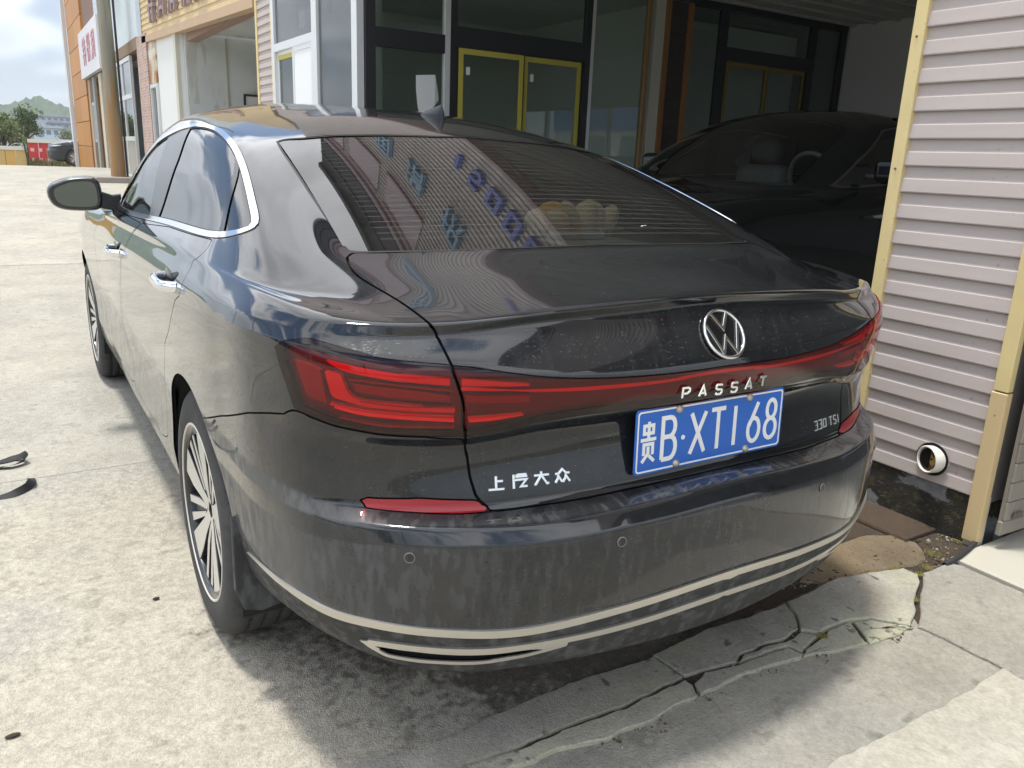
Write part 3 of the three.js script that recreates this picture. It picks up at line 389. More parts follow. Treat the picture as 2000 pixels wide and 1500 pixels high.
{ // pale blue building with shopfront below
  const b = thing('pale_blue_building', 'pale blue rendered building with aluminium shopfront behind the pole', 'building'), mB = std([.60, .66, .68], .8), y0 = gz(-21);
  part('upper_wall', bx(FX, 7, 3.46, 7.5, -24.2, -18.74), mB, b); part('lintel', bx(FX - .04, FX + .3, 3.22, 3.46, -24, -18.74), std([.25, .17, .11], .85), b); part('side_wall', bx(FX + .02, 7, y0 - .2, 3.22, -24.2, -23.9), mB, b); part('back_wall', bx(6.8, 7, y0 - .2, 3.3, -24, -18.74), std([.22, .24, .22], .9), b); part('floor', bx(FX, 7, y0 - .2, y0 + .03, -24, -18.74), std([.3, .29, .26], .9), b); part('ceiling', bx(FX + .3, 6.8, 3.2, 3.26, -23.9, -18.74), std([.45, .46, .44], .9), b);
  const w = part('window', frameRect(FX - .02, FX + .04, 4.75, 6.2, -22.3, -21.0, .08), mAlu, b); part('pane', bx(FX - .004, FX + .012, 4.83, 6.12, -22.22, -21.08), mPaneDark, w); part('sill', bx(FX - .08, FX, 4.66, 4.75, -22.4, -20.9), std([.68, .7, .7], .7), b);
  const sf = part('shop_frame', frameRect(FX - .03, FX + .03, y0, 3.2, -22.9, -20.0, .09), mAlu, b); part('mullion', bx(FX - .028, FX + .028, y0 + .09, 3.11, -21.5, -21.4), mAlu, sf); part('rail', bx(FX - .027, FX + .027, 2.3, 2.4, -22.8, -20.1), mAlu, sf); part('rail', bx(FX - .027, FX + .027, 1.36, 1.46, -22.8, -20.1), mAlu, sf);
  part('pane', bx(FX - .004, FX + .004, 1.46, 2.3, -22.8, -20.1), mPaneDark, sf); part('pane', bx(FX - .004, FX + .004, 2.4, 3.1, -22.8, -20.1), mPaneDark, sf); part('panel', bx(FX - .01, FX + .01, y0 + .09, 1.36, -22.8, -20.1), std([.36, .34, .29], .7), sf);
  part('pier', bx(FX, FX + .3, y0 - .2, 3.22, -23.9, -22.95), std([.42, .38, .30], .85), b);
}
{ // concrete pole
  const p = onGround(231, 334), g = thing('utility_pole', 'weathered concrete utility pole with rust brown and mossy patches', 'pole'); g.position.copy(p); g.position.x = 1.1; { const d = pxDir(231, 334), t = (1.1 - camP.x) / d.x; g.position.z = camP.z + d.z * t; g.position.y = gz(g.position.z); }
  const mP = std([1, 1, 1], .9, { map: tex(256, 1024, (x, y) => { const n = tfbm(x, y, 5, 340, 5), m = step(.5, .6, tfbm(x, y * .5, 9, 345, 4)), low = step(.42, .56, tfbm(x, y * .6, 6, 349, 4) + 1.1 * (.30 - y)); let c = mixc([.27, .255, .20], [.17, .165, .08], m * .6); c = mixc(c, [.34, .17, .045], low * .75); return c.map((v) => s2(v * (.75 + .5 * n))); }, { srgb: true }) });
  part('shaft', new THREE.CylinderGeometry(.105, .16, 9, 28).translate(0, 4.5, 0), mP, g); part('footing', bx(-.5, .5, -.1, .12, -.4, .4, .03), std([.3, .27, .24], .95), g);
  part('service_pipe', new THREE.CylinderGeometry(.025, .025, 8, 10).translate(.2, 4, -.1), std([.05, .05, .055], .6), g);
}
{ // white hoarding and orange clad building
  const s = thing('white_shop_sign', 'white signboard with faded red characters beyond the pole', 'sign'); part('board', bx(1.44, 1.56, 3.25, 4.62, -30.3, -24.9, .01), std([.74, .74, .76], .6), s);
  [[GLYPH.te, 3.6, -29.0], [GLYPH.han[2], 3.6, -27.7], [GLYPH.han[0], 3.6, -26.4]].forEach(([k, y, z]) => { const m = part('character', strokes(k, .85, .75, .06, .02), std([.62, .36, .40], .6), s); m.rotation.y = -Math.PI / 2; m.position.set(1.435, y, z); });
  const b = thing('orange_building', 'orange clad building at the end of the shop row', 'building'), mo = [0, 1, 2].map((i) => std([.50 + .04 * i, .215 + .02 * i, .045], .5)), y0 = .35;
  for (let i = 0; i < 9; i++) { part('cladding_panel', bx(1.55, 2.0, y0 + i * .82, y0 + .80 + i * .82, -32.9, -30.35, .006), mo[i % 3], b); part('cladding_panel', bx(1.55, 2.0, y0 + i * .82, y0 + .80 + i * .82, -35.6, -32.92, .006), mo[(i + 1) % 3], b); }
  part('core', bx(1.6, 8, 0, 7.7, -35.7, -30.4), std([.3, .14, .04], .8), b); part('inner_wall', bx(3.4, 8, .3, 3.2, -30.35, -24.4), std([.42, .38, .33], .9), b); part('lintel', bx(1.62, 8, 3.2, 4.5, -30.35, -24.4), std([.42, .38, .33], .9), b); part('upper_wall', bx(1.62, 8, 4.5, 7.7, -30.35, -24.4), std([.24, .15, .11], .8), b); part('upper_window', bx(1.605, 1.619, 4.7, 7.4, -26.8, -25), std([.30, .36, .42], .2), b);
  for (const [z0, z1, m] of [[-29.8, -29.2, std([.5, .36, .26], .8)], [-28.4, -27.9, std([.36, .36, .33], .7)], [-26.6, -26, std([.66, .58, .45], .8)]]) part('pilaster', bx(1.55, 1.62, .5, 3.2, z0, z1), m, b);
  const f = part('window', frameRect(1.55, 1.60, 1.3, 2.5, -29.0, -28.5, .08), mAlu, b); part('pane', bx(1.57, 1.58, 1.38, 2.42, -28.95, -28.55), mPaneDark, f);
  part('end_edge', bx(1.42, 1.54, .2, 7.6, -36.3, -35.65), std([.72, .74, .76], .6), b);
}
// ---------------------------------------------------------------- beyond the yard
const FZ = -46;
{ // hoardings along the boundary
  const mk = (px0, px1, top, z, m, label, leanPx = 0) => { const a = onPlane(px0, top, 'z', z), b = onPlane(px1, top, 'z', z), h = thing('boundary_hoarding', label, 'hoarding', 'hoardings along the far boundary'); const n = Math.max(2, Math.round((b.x - a.x) / .42)), w = (b.x - a.x) / n; for (let i = 0; i < n; i++) part('sheet', bx(a.x + i * w + .01, a.x + (i + 1) * w - .01, -1.2, a.y - .12, z - .03, z), m[i % m.length], h); part('cap', bx(a.x, b.x, a.y - .12, a.y + .05, z - .06, z + .04), std([.78, .76, .66], .8), h); return h; };
  mk(-260, 48, 277, -44, [std([.72, .44, .13], .8), std([.68, .46, .18], .8)], 'yellow printed hoarding along the far boundary beside the red one');
  const r = mk(53, 114, 273, FZ, [std([.62, .05, .045], .7), std([.58, .045, .05], .7)], 'red hoarding with small white marks along the far boundary'); const a = onPlane(56, 302, 'z', FZ); for (let i = 0; i < 9; i++) part('white_mark', bx(a.x + .1 + (i % 5) * .34, a.x + .26 + (i % 5) * .34, a.y + (i > 4 ? -.3 : .16), a.y + (i > 4 ? -.14 : .32), FZ + .001, FZ + .006), std([.8, .5, .48], .7), r);
  mk(115, 160, 274, FZ - .5, [std([.70, .40, .04], .7)], 'plain orange hoarding along the far boundary beside the parked car');
  const p = onPlane(46, 278, 'z', -43.9), q = onPlane(56, 320, 'z', -43.9); solo('leaning_post', tube([p, q, q.clone().add(V3(.05, -.4, 0))], .035, 8, 8), std([.05, .06, .05], .8), 'thin dark leaning post at the end of the yellow hoarding', 'post');
}
// leaf clumps on a branching frame
const leafG = (() => { const g = new THREE.PlaneGeometry(1, .55, 2, 1); const p = g.attributes.position; for (let i = 0; i < p.count; i++) p.setZ(i, -.18 * Math.abs(p.getX(i) * 2)); g.computeVertexNormals(); return g; })();
const leafM = [phy([.095, .15, .035], .7, { transmission: .3, thickness: 0 }), phy([.15, .19, .045], .7, { transmission: .3, thickness: 0 }), phy([.06, .10, .03], .7, { transmission: .3, thickness: 0 })];
function tree(name, label, x, y, z, h, r, seed, mat, leaves = 2600, group) {
  const t = thing(name, label, 'tree', group), q = mulberry(seed); t.position.set(x, y, z);
  const limbs = [tube([V3(0, 0, 0), V3(.05 * h * (q() - .5), h * .3, .03 * h), V3(.08 * h * (q() - .5), h * .62, 0)], .035 * h, 10, 7)]; const tips = [];
  for (let i = 0; i < 9; i++) { const a = i * 2.4 + q(), l = r * (.5 + .45 * q()), yy = h * (.45 + .45 * q()); const e = V3(Math.cos(a) * l, yy, Math.sin(a) * l); limbs.push(tube([V3(0, h * (.25 + .25 * q()), 0), e.clone().multiplyScalar(.5).add(V3(0, h * .22, 0)), e], .012 * h, 8, 5)); tips.push(e, e.clone().multiplyScalar(.6).add(V3(0, h * .3, 0))); }
  part('trunk', merge(limbs), std([.09, .07, .05], .95), t);
  const clumps = tips.map((p) => [p, r * (.22 + .2 * q())]); for (let i = 0; i < 12; i++) { const a = q() * 6.28, e = q(); clumps.push([V3(Math.cos(a) * r * .6 * e, h * (.55 + .38 * q()), Math.sin(a) * r * .6 * e), r * (.2 + .22 * q())]); }
  const pos = [], nor = [], uv = [], m = new THREE.Matrix4(), quat = new THREE.Quaternion(), e = new THREE.Euler(), gp = leafG.toNonIndexed();
  for (let i = 0; i < leaves; i++) { const [c, cr] = clumps[Math.floor(q() * clumps.length)], u = q() * 2 - 1, a = q() * 6.28, rr = cr * Math.cbrt(.25 + .75 * q()), s = Math.sqrt(1 - u * u), k = r * (.055 + .05 * q()); e.set(q() * 6, q() * 6, q() * 6); quat.setFromEuler(e); m.compose(V3(c.x + rr * s * Math.cos(a), c.y + rr * u * .8, c.z + rr * s * Math.sin(a)), quat, V3(k, k, k)); const g = gp.clone().applyMatrix4(m); pos.push(...g.attributes.position.array); nor.push(...g.attributes.normal.array); uv.push(...g.attributes.uv.array); }
  const g = new THREE.BufferGeometry(); g.setAttribute('position', new THREE.Float32BufferAttribute(pos, 3)); g.setAttribute('normal', new THREE.Float32BufferAttribute(nor, 3)); g.setAttribute('uv', new THREE.Float32BufferAttribute(uv, 2)); part('crown', g, leafM[mat], t); return t;
}
{
  const a = onPlane(50, 255, 'z', -52), b = onPlane(5, 262, 'z', -50), c = onPlane(128, 262, 'z', -58), d = onPlane(-60, 258, 'z', -53);
  tree('roadside_tree', 'rounded green tree behind the red hoarding', a.x, a.y - 1.7, -52, 3.1, 1.05, 41, 0, 3400); tree('roadside_tree', 'yellowish green low tree behind the yellow hoarding', b.x, b.y - 1.9, -50, 3.0, 1.3, 42, 1, 3000); tree('roadside_tree', 'small bright bush behind the orange hoarding', c.x, c.y - 1.6, -58, 2.0, .6, 43, 1, 1600); tree('roadside_tree', 'broad green tree past the end of the yellow hoarding', d.x, d.y - 1.9, -53, 3.6, 1.6, 44, 0, 2600);
  // scrub at the foot of the red hoarding
  const s = onPlane(80, 312, 'z', -45), q = mulberry(5), im = new THREE.InstancedMesh(new THREE.ConeGeometry(.02, .35, 3), std([.13, .15, .04], .9), 260), m = new THREE.Matrix4(), qt = new THREE.Quaternion(), e = new THREE.Euler(); for (let i = 0; i < 260; i++) { e.set((q() - .5) * .8, q() * 6, (q() - .5) * .8); qt.setFromEuler(e); const k = .6 + q() * 1.1; m.compose(V3(s.x - .7 + q() * 1.9, s.y - .25 + .1 * k, -45 + (q() - .5) * .6), qt, V3(k, k, k)); im.setMatrixAt(i, m); } im.name = 'weeds'; tag(im, 'patch of yellow green weeds at the foot of the red hoarding', 'weeds', null, 'stuff'); scene.add(im);
}
{ // distant buildings and wooded hills
  const mk = (px0, px1, top, bot, z, c, label, rows, n) => { const a = onPlane(px0, top, 'z', z), b = onPlane(px1, bot, 'z', z), g = thing('distant_building', label, 'building'); part('wall', bx(a.x, b.x, b.y - 6, a.y, z - 12, z), std(c, .9), g); part('roof', bx(a.x - .4, b.x + .4, a.y, a.y + .35, z - 12.4, z + .4), std(c.map((v) => v * .8), .9), g); for (let r = 0; r < rows; r++) for (let k = 0; k < n; k++) { const w = (b.x - a.x) / n, h = (a.y - b.y) / rows; part('window', bx(a.x + k * w + w * .2, a.x + (k + 1) * w - w * .2, a.y - (r + 1) * h + h * .25, a.y - r * h - h * .25, z, z + .05), std([.16, .19, .23], .4), g); } };
  mk(66, 150, 226, 240, -230, [.42, .43, .50], 'long grey building below the wooded hill', 1, 7); mk(72, 118, 249, 268, -150, [.50, .58, .68], 'pale blue building behind the hoardings', 1, 3); mk(-120, 40, 245, 262, -260, [.55, .55, .56], 'pale building partly hidden by the trees', 2, 9); mk(96, 150, 240, 252, -210, [.33, .35, .44], 'grey violet building beside the long grey one', 1, 4);
  const hill = (z, prof, mat, name, seed) => {
    const P = prof.map(([x, y]) => onPlane(x, y, 'z', z)), c = new THREE.CatmullRomCurve3(P, false, 'centripetal'), n = 240, pos = [], idx = [], col = [];
    const q = c.getPoints(n); for (let i = 0; i <= n; i++) { const p = q[i]; for (let j = 0; j <= 24; j++) { const t = j / 24, dz = lerp(0, 90, t), w = fbm(p.x * .11, t * 14, seed + .3, 4), yy = lerp(p.y, -14, Math.pow(t, 1.15)) + (w - .35) * 6.5 * (1 - t * .5) + (fbm(p.x * .55, t * 60, seed + 8, 2) - .5) * 2.4; pos.push(p.x, yy, z + dz); const k = .55 + .9 * fbm(p.x * .35, t * 40, seed + 4.7, 3); col.push(.05 * k, .078 * k, .035 * k); } }
    for (let i = 0; i < n; i++) for (let j = 0; j < 24; j++) { const a = i * 25 + j; idx.push(a, a + 1, a + 25, a + 1, a + 26, a + 25); }
    const g = new THREE.BufferGeometry(); g.setAttribute('position', new THREE.Float32BufferAttribute(pos, 3)); g.setAttribute('color', new THREE.Float32BufferAttribute(col, 3)); g.setIndex(idx); g.computeVertexNormals(); struct(name, g, mat);
  };
  hill(-430, [[-900, 235], [-500, 215], [-200, 205], [0, 203], [40, 202], [60, 199], [80, 197], [105, 203], [141, 210], [200, 216], [300, 224], [600, 240]], std([1, 1, 1], 1, { vertexColors: true }), 'wooded_hill', 3);
}
scene.fog = new THREE.FogExp2(new THREE.Color(.86, .92, .97), .0007);
// ---------------------------------------------------------------- car body surfaces
// A body half is a net of control points: columns run from the middle of the tail round the left side to the middle of the nose, rows from the underside up to the middle of the roof.
function hermiteRow(P, sub, crease, mirrorStart, mirrorEnd) {
  const n = P.length, out = [], D = [];
  const get = (i) => { if (i < 0) { if (!mirrorStart) return null; const q = P[-i]; return [-q[0], q[1], q[2]]; } if (i >= n) { if (!mirrorEnd) return null; const q = P[2 * n - 2 - i]; return [-q[0], q[1], q[2]]; } return P[i]; };
  const dist = (a, b) => Math.max(1e-5, Math.hypot(a[0] - b[0], a[1] - b[1], a[2] - b[2]));
  for (let i = 0; i < n - 1; i++) {
    const p0 = get(i - 1), p1 = P[i], p2 = P[i + 1], p3 = get(i + 2), d1 = dist(p1, p2), w1 = crease ? crease[i] : 0, w2 = crease ? crease[i + 1] : 0;
    const s = [0, 1, 2].map((k) => (p2[k] - p1[k]) / d1);
    const T1 = [0, 1, 2].map((k) => { if (!p0) return s[k]; const d0 = dist(p0, p1), a = (p1[k] - p0[k]) / d0, t = (a * d1 + s[k] * d0) / (d0 + d1); return lerp(t, s[k], w1); });
    const T2 = [0, 1, 2].map((k) => { if (!p3) return s[k]; const d2 = dist(p2, p3), b = (p3[k] - p2[k]) / d2, t = (s[k] * d2 + b * d1) / (d1 + d2); return lerp(t, s[k], w2); });
    const m = sub[i];
    for (let q = 0; q < m; q++) { const t = q / m, t2 = t * t, t3 = t2 * t, a = 2 * t3 - 3 * t2 + 1, b = t3 - 2 * t2 + t, c = -2 * t3 + 3 * t2, e = t3 - t2; out.push([0, 1, 2].map((k) => a * p1[k] + b * d1 * T1[k] + c * p2[k] + e * d1 * T2[k])); }
  }
  out.push(P[n - 1].slice()); return out;
}
function bodyNet(rows, creases, subU, subV) {
  const NR = rows.length, fine = rows.map((r) => hermiteRow(r, subU, null, true, true)), NU = fine[0].length;
  const cr = creases.map((c) => { const o = []; for (let j = 0; j < c.length - 1; j++) for (let q = 0; q < subU[j]; q++) o.push(lerp(c[j], c[j + 1], q / subU[j])); o.push(c[c.length - 1]); return o; });
  const cols = []; for (let i = 0; i < NU; i++) cols.push(hermiteRow(fine.map((r) => r[i]), subV, cr.map((c) => c[i]), false, true));
  const NV = cols[0].length, pu = [], pv = [];
  for (let j = 0; j < subU.length; j++) for (let q = 0; q < subU[j]; q++) pu.push(j + q / subU[j]); pu.push(subU.length);
  for (let j = 0; j < subV.length; j++) for (let q = 0; q < subV[j]; q++) pv.push(j + q / subV[j]); pv.push(subV.length);
  const P = [], N = [], U = [];
  for (let i = 0; i < NU; i++) { P.push(cols[i].map((p) => V3(...p))); }
  let arc = 0; const arcs = [0], mid = Math.floor(NV * 0.3); for (let i = 1; i < NU; i++) { arc += P[i][mid].distanceTo(P[i - 1][mid]); arcs.push(arc); }
  for (let i = 0; i < NU; i++) {
    N.push([]);
    for (let j = 0; j < NV; j++) {
      const a = i > 0 ? P[i - 1][j] : P[1][j].clone().multiply(V3(-1, 1, 1)), b = i < NU - 1 ? P[i + 1][j] : P[NU - 2][j].clone().multiply(V3(-1, 1, 1));
      const c = P[i][Math.max(j - 1, 0)], e = j < NV - 1 ? P[i][j + 1] : P[i][NV - 2].clone().multiply(V3(-1, 1, 1));
      const n = b.clone().sub(a).cross(e.clone().sub(c)); N[i].push(n.normalize());
    }
  }
  // make the normals point outwards
  const ti = Math.floor(NU / 2), tj = Math.floor(NV * 0.3); if (N[ti][tj].x > 0) for (const r of N) for (const n of r) n.negate();
  return { P, N, NU, NV, pu, pv, arcs };
}
// vertex record: x y z nx ny nz u v pu pv + channels
const BASE = 10;
function netSoup(net) {
  const { P, N, NU, NV, pu, pv, arcs } = net, v = [], f = [], flip = (() => { const a = P[5][20], b = P[6][20], c = P[5][21]; return b.clone().sub(a).cross(c.clone().sub(a)).dot(N[5][20]) < 0; })();
  for (let i = 0; i < NU; i++) for (let j = 0; j < NV; j++) { const p = P[i][j], n = N[i][j]; v.push([p.x, p.y, p.z, n.x, n.y, n.z, arcs[i], pv[j], pu[i], pv[j]]); }
  for (let i = 0; i < NU - 1; i++) for (let j = 0; j < NV - 1; j++) { const a = i * NV + j, b = a + NV, c = a + 1, d = b + 1; if (flip) f.push([a, c, b], [b, c, d]); else f.push([a, b, c], [b, d, c]); }
  return { v, f };
}
// keep the part of a soup where channel k is below (side -1) or above (side 1) a level
function clip(soup, k, level, side) {
  const v = [], map = new Map(), f = [], src = soup.v, val = (i) => (src[i][k] - level) * side, cut = new Map();
  const keep = (i) => { let m = map.get(i); if (m === undefined) { m = v.length; v.push(src[i]); map.set(i, m); } return m; };
  const edge = (i, j) => { const key = i < j ? i * 4194304 + j : j * 4194304 + i; let m = cut.get(key); if (m === undefined) { const a = val(i), b = val(j), t = a / (a - b), A = src[i], B = src[j], r = new Array(A.length); for (let q = 0; q < r.length; q++) r[q] = A[q] + (B[q] - A[q]) * t; m = v.length; v.push(r); cut.set(key, m); } return m; };
  for (const t of soup.f) {
    const s = t.map((i) => val(i) > 0), c = s[0] + s[1] + s[2];
    if (c === 3) f.push(t.map(keep));
    else if (c > 0) {
      const poly = []; for (let q = 0; q < 3; q++) { const i = t[q], j = t[(q + 1) % 3]; if (s[q]) poly.push(keep(i)); if (s[q] !== s[(q + 1) % 3]) poly.push(edge(i, j)); }
      for (let q = 1; q < poly.length - 1; q++) f.push([poly[0], poly[q], poly[q + 1]]);
    }
  }
  return { v, f };
}
const both = (a, b) => ({ v: a.v.concat(b.v), f: a.f.concat(b.f.map((t) => t.map((i) => i + a.v.length))) });
const flipX = (s) => ({ v: s.v.map((r) => { const q = r.slice(); q[0] = -q[0]; q[3] = -q[3]; return q; }), f: s.f.map(([a, b, c]) => [a, c, b]) });
function soupGeo(s, lift = 0, uvScale = [1, 1]) {
  const n = s.v.length, P = new Float32Array(n * 3), N = new Float32Array(n * 3), U = new Float32Array(n * 2);
  for (let i = 0; i < n; i++) { const r = s.v[i], l = typeof lift === 'function' ? lift(r) : lift, h = Math.hypot(r[3], r[4], r[5]) || 1; for (let k = 0; k < 3; k++) { N[3 * i + k] = r[3 + k] / h; P[3 * i + k] = r[k] + l * r[3 + k] / h; } U[2 * i] = r[6] * uvScale[0]; U[2 * i + 1] = r[7] * uvScale[1]; }
  const g = new THREE.BufferGeometry(); g.setAttribute('position', new THREE.BufferAttribute(P, 3)); g.setAttribute('normal', new THREE.BufferAttribute(N, 3)); g.setAttribute('uv', new THREE.BufferAttribute(U, 2));
  g.setIndex(new THREE.BufferAttribute(new Uint32Array(s.f.flat()), 1)); return g;
}
// a sheet with thickness along its boundary (for raised trim): the sheet lifted by h plus side walls down to the surface
function raisedGeo(s, h, down = 0) {
  const top = soupGeo(s, h).toNonIndexed(), count = new Map(), key = (a, b) => a * 4194304 + b;
  for (const t of s.f) for (let q = 0; q < 3; q++) count.set(key(t[q], t[(q + 1) % 3]), 1);
  const pos = [], nor = [], uv = [];
  for (const t of s.f) for (let q = 0; q < 3; q++) {
    const a = t[q], b = t[(q + 1) % 3]; if (count.has(key(b, a))) continue;
    const A = s.v[a], B = s.v[b], at = (r, l) => [r[0] + l * r[3], r[1] + l * r[4], r[2] + l * r[5]], p = [at(A, h), at(A, down), at(B, h), at(B, down)];
    const e = V3(B[0] - A[0], B[1] - A[1], B[2] - A[2]).cross(V3(A[3], A[4], A[5])).normalize();
    for (const i of [0, 1, 2, 2, 1, 3]) { pos.push(...p[i]); nor.push(e.x, e.y, e.z); uv.push(A[6], A[7]); }
  }
  const w = new THREE.BufferGeometry(); w.setAttribute('position', new THREE.Float32BufferAttribute(pos, 3)); w.setAttribute('normal', new THREE.Float32BufferAttribute(nor, 3)); w.setAttribute('uv', new THREE.Float32BufferAttribute(uv, 2));
  return pos.length ? mergeGeometries([top, w]) : top;
}
// outlines: a point is [px, py] read off the photograph and met with the surface, [x, y, z] near the surface, or {u, v} of the net
function outliner(net) {
  const { P, N, NU, NV, pu, pv } = net, S = P.map((c) => c.map((p) => toPx(p)));
  const uvAt = (fi, fj) => { const i = clamp(Math.floor(fi), 0, NU - 2), j = clamp(Math.floor(fj), 0, NV - 2), a = fi - i, b = fj - j; return { fi, fj, p: P[i][j].clone().multiplyScalar((1 - a) * (1 - b)).addScaledVector(P[i + 1][j], a * (1 - b)).addScaledVector(P[i][j + 1], (1 - a) * b).addScaledVector(P[i + 1][j + 1], a * b), n: N[clamp(Math.round(fi), 0, NU - 1)][clamp(Math.round(fj), 0, NV - 1)] }; };
  const idx = (arr, x) => { let k = 0; while (k < arr.length - 2 && arr[k + 1] <= x) k++; return k + (x - arr[k]) / (arr[k + 1] - arr[k]); };
  function hit(px, py) {
    let best = null;
    for (let i = 0; i < NU - 1; i++) for (let j = 0; j < NV - 1; j++) {
      const A = S[i][j], B = S[i + 1][j], C = S[i][j + 1], D = S[i + 1][j + 1];
      if (Math.min(A[0], B[0], C[0], D[0]) > px || Math.max(A[0], B[0], C[0], D[0]) < px || Math.min(A[1], B[1], C[1], D[1]) > py || Math.max(A[1], B[1], C[1], D[1]) < py || A[2] < 0.2) continue;
      for (const [t, m] of [[[A, B, C], (w) => [w[1], w[2]]], [[D, C, B], (w) => [1 - w[1], 1 - w[2]]]]) {
        const [a, b, c] = t, den = (b[0] - a[0]) * (c[1] - a[1]) - (c[0] - a[0]) * (b[1] - a[1]); if (Math.abs(den) < 1e-9) continue;
        const w1 = ((px - a[0]) * (c[1] - a[1]) - (c[0] - a[0]) * (py - a[1])) / den, w2 = ((b[0] - a[0]) * (py - a[1]) - (px - a[0]) * (b[1] - a[1])) / den;
        if (w1 < -1e-6 || w2 < -1e-6 || w1 + w2 > 1 + 1e-6) continue;
        const [x, y] = m([0, w1, w2]), z = (1 - w1 - w2) * a[2] + w1 * b[2] + w2 * c[2];
        if (!best || z < best.z) best = { z, fi: i + x, fj: j + y };
      }
    }
    if (!best) { let d = 1e9; for (let i = 0; i < NU; i++) for (let j = 0; j < NV; j++) { const s = S[i][j], e = (s[0] - px) ** 2 + (s[1] - py) ** 2; if (e < d && s[2] > 0.2 && N[i][j].dot(camP.clone().sub(P[i][j])) > -0.05) { d = e; best = { fi: i, fj: j }; } } }
    return uvAt(best.fi, best.fj);
  }
  function near(x, y, z) { let d = 1e9, b; for (let i = 0; i < NU; i++) for (let j = 0; j < NV; j++) { const p = P[i][j], e = (p.x - x) ** 2 + (p.y - y) ** 2 + (p.z - z) ** 2; if (e < d) { d = e; b = [i, j]; } } return uvAt(...b); }
  const at = (q) => {
    if (Array.isArray(q)) return q.length === 2 ? hit(...q) : near(...q);
    const last = pu[pu.length - 1], off = q.u < 0 || q.u > last, fi = q.u < 0 ? q.u * 16 : q.u > last ? NU - 1 + (q.u - last) * 16 : idx(pu, q.u), r = uvAt(clamp(fi, 0, NU - 1), idx(pv, q.v)); if (off) { r.fi = fi; r.p = r.p.clone(); r.p.x = 0.35; } return r;
  };
  const dense = (list, closed) => { const o = []; const n = list.length; for (let i = 0; i < n - (closed ? 0 : 1); i++) { const a = list[i], b = list[(i + 1) % n]; o.push(a); if (a.fi < 0 || b.fi < 0 || a.fi > NU - 1 || b.fi > NU - 1) continue; const k = Math.ceil(a.p.distanceTo(b.p) / 0.05); for (let q = 1; q < k; q++) o.push(uvAt(lerp(a.fi, b.fi, q / k), lerp(a.fj, b.fj, q / k))); } if (!closed) o.push(list[n - 1]); return o; };
  const WIN = 9;
  function stamp(list, closed, out) {   // unsigned distances near the line, kept as magnitudes in out
    for (let q = 0; q < list.length - (closed ? 0 : 1); q++) {
      const A = list[q], B = list[(q + 1) % list.length]; if ((A.fi < 0 && B.fi < 0) || (A.fi > NU - 1 && B.fi > NU - 1)) continue;
      const ax = A.p.x, ay = A.p.y, az = A.p.z, bx_ = B.p.x - ax, by = B.p.y - ay, bz = B.p.z - az, l2 = bx_ * bx_ + by * by + bz * bz || 1e-12;
      const i0 = Math.max(0, Math.floor(Math.min(A.fi, B.fi)) - WIN), i1 = Math.min(NU - 1, Math.ceil(Math.max(A.fi, B.fi)) + WIN), j0 = Math.max(0, Math.floor(Math.min(A.fj, B.fj)) - WIN), j1 = Math.min(NV - 1, Math.ceil(Math.max(A.fj, B.fj)) + WIN);
      for (let i = i0; i <= i1; i++) for (let j = j0; j <= j1; j++) {
        const p = P[i][j], dx = p.x - ax, dy = p.y - ay, dz = p.z - az, t = clamp((dx * bx_ + dy * by + dz * bz) / l2), d = Math.hypot(dx - bx_ * t, dy - by * t, dz - bz * t), k = i * NV + j;
        if (d < out[k]) out[k] = d;
      }
    }
  }
  // signed distance to a closed outline (negative inside), one value per vertex of the net
  function region(points) {
    const list = dense(points.map(at), true), out = new Float32Array(NU * NV).fill(1); stamp(list, true, out);
    for (let i = 0; i < NU; i++) for (let j = 0; j < NV; j++) {
      let inside = false;
      for (let a = 0, b = list.length - 1; a < list.length; b = a++) { const A = list[a], B = list[b]; if ((A.fj > j) !== (B.fj > j) && i < (B.fi - A.fi) * (j - A.fj) / (B.fj - A.fj) + A.fi) inside = !inside; }
      if (inside) out[i * NV + j] *= -1;
    }
    return out;
  }
  function line(points, closed = false) { const list = dense(points.map(at), closed), out = new Float32Array(NU * NV).fill(1); stamp(list, closed, out); return out; }
  return { at, region, line, uvAt };
}
// a smooth run of pixels through the given ones
const smoothPx = (list, closed = false, n = 6) => { const c = new THREE.CatmullRomCurve3(list.map(([x, y]) => V3(x, y, 0)), closed, 'centripetal'); return c.getPoints(n * (list.length - (closed ? 0 : 1))).slice(0, closed ? -1 : undefined).map((p) => [p.x, p.y]); };
// a narrow sheet on the net between two pixel lines, lifted along the normals; optional skirt down to a lower level
function bandSoup(O, top, bot, n = 24) {
  const A = new THREE.CatmullRomCurve3(top.map(([x, y]) => V3(x, y, 0)), false, 'centripetal'), B = new THREE.CatmullRomCurve3(bot.map(([x, y]) => V3(x, y, 0)), false, 'centripetal'), v = [], f = [];
  for (let i = 0; i <= n; i++) for (const c of [A, B]) { const p = c.getPoint(i / n), q = O.at([p.x, p.y]); if (q.p.x > -.012) { q.p.x = 0; q.n = V3(0, q.n.y, q.n.z).normalize(); } v.push([q.p.x, q.p.y, q.p.z, q.n.x, q.n.y, q.n.z, i * .02, c === A ? 0 : .02, 0, 0]); }
  for (let i = 0; i < n; i++) { const a = 2 * i; f.push([a, a + 1, a + 2], [a + 1, a + 3, a + 2]); }
  const t = f[Math.floor(f.length / 2)].map((i) => V3(...v[i].slice(0, 3))), N = V3(...v[n].slice(3, 6)); if (t[1].clone().sub(t[0]).cross(t[2].clone().sub(t[0])).dot(N) < 0) for (const q of f) q.reverse();
  return { v, f };
}
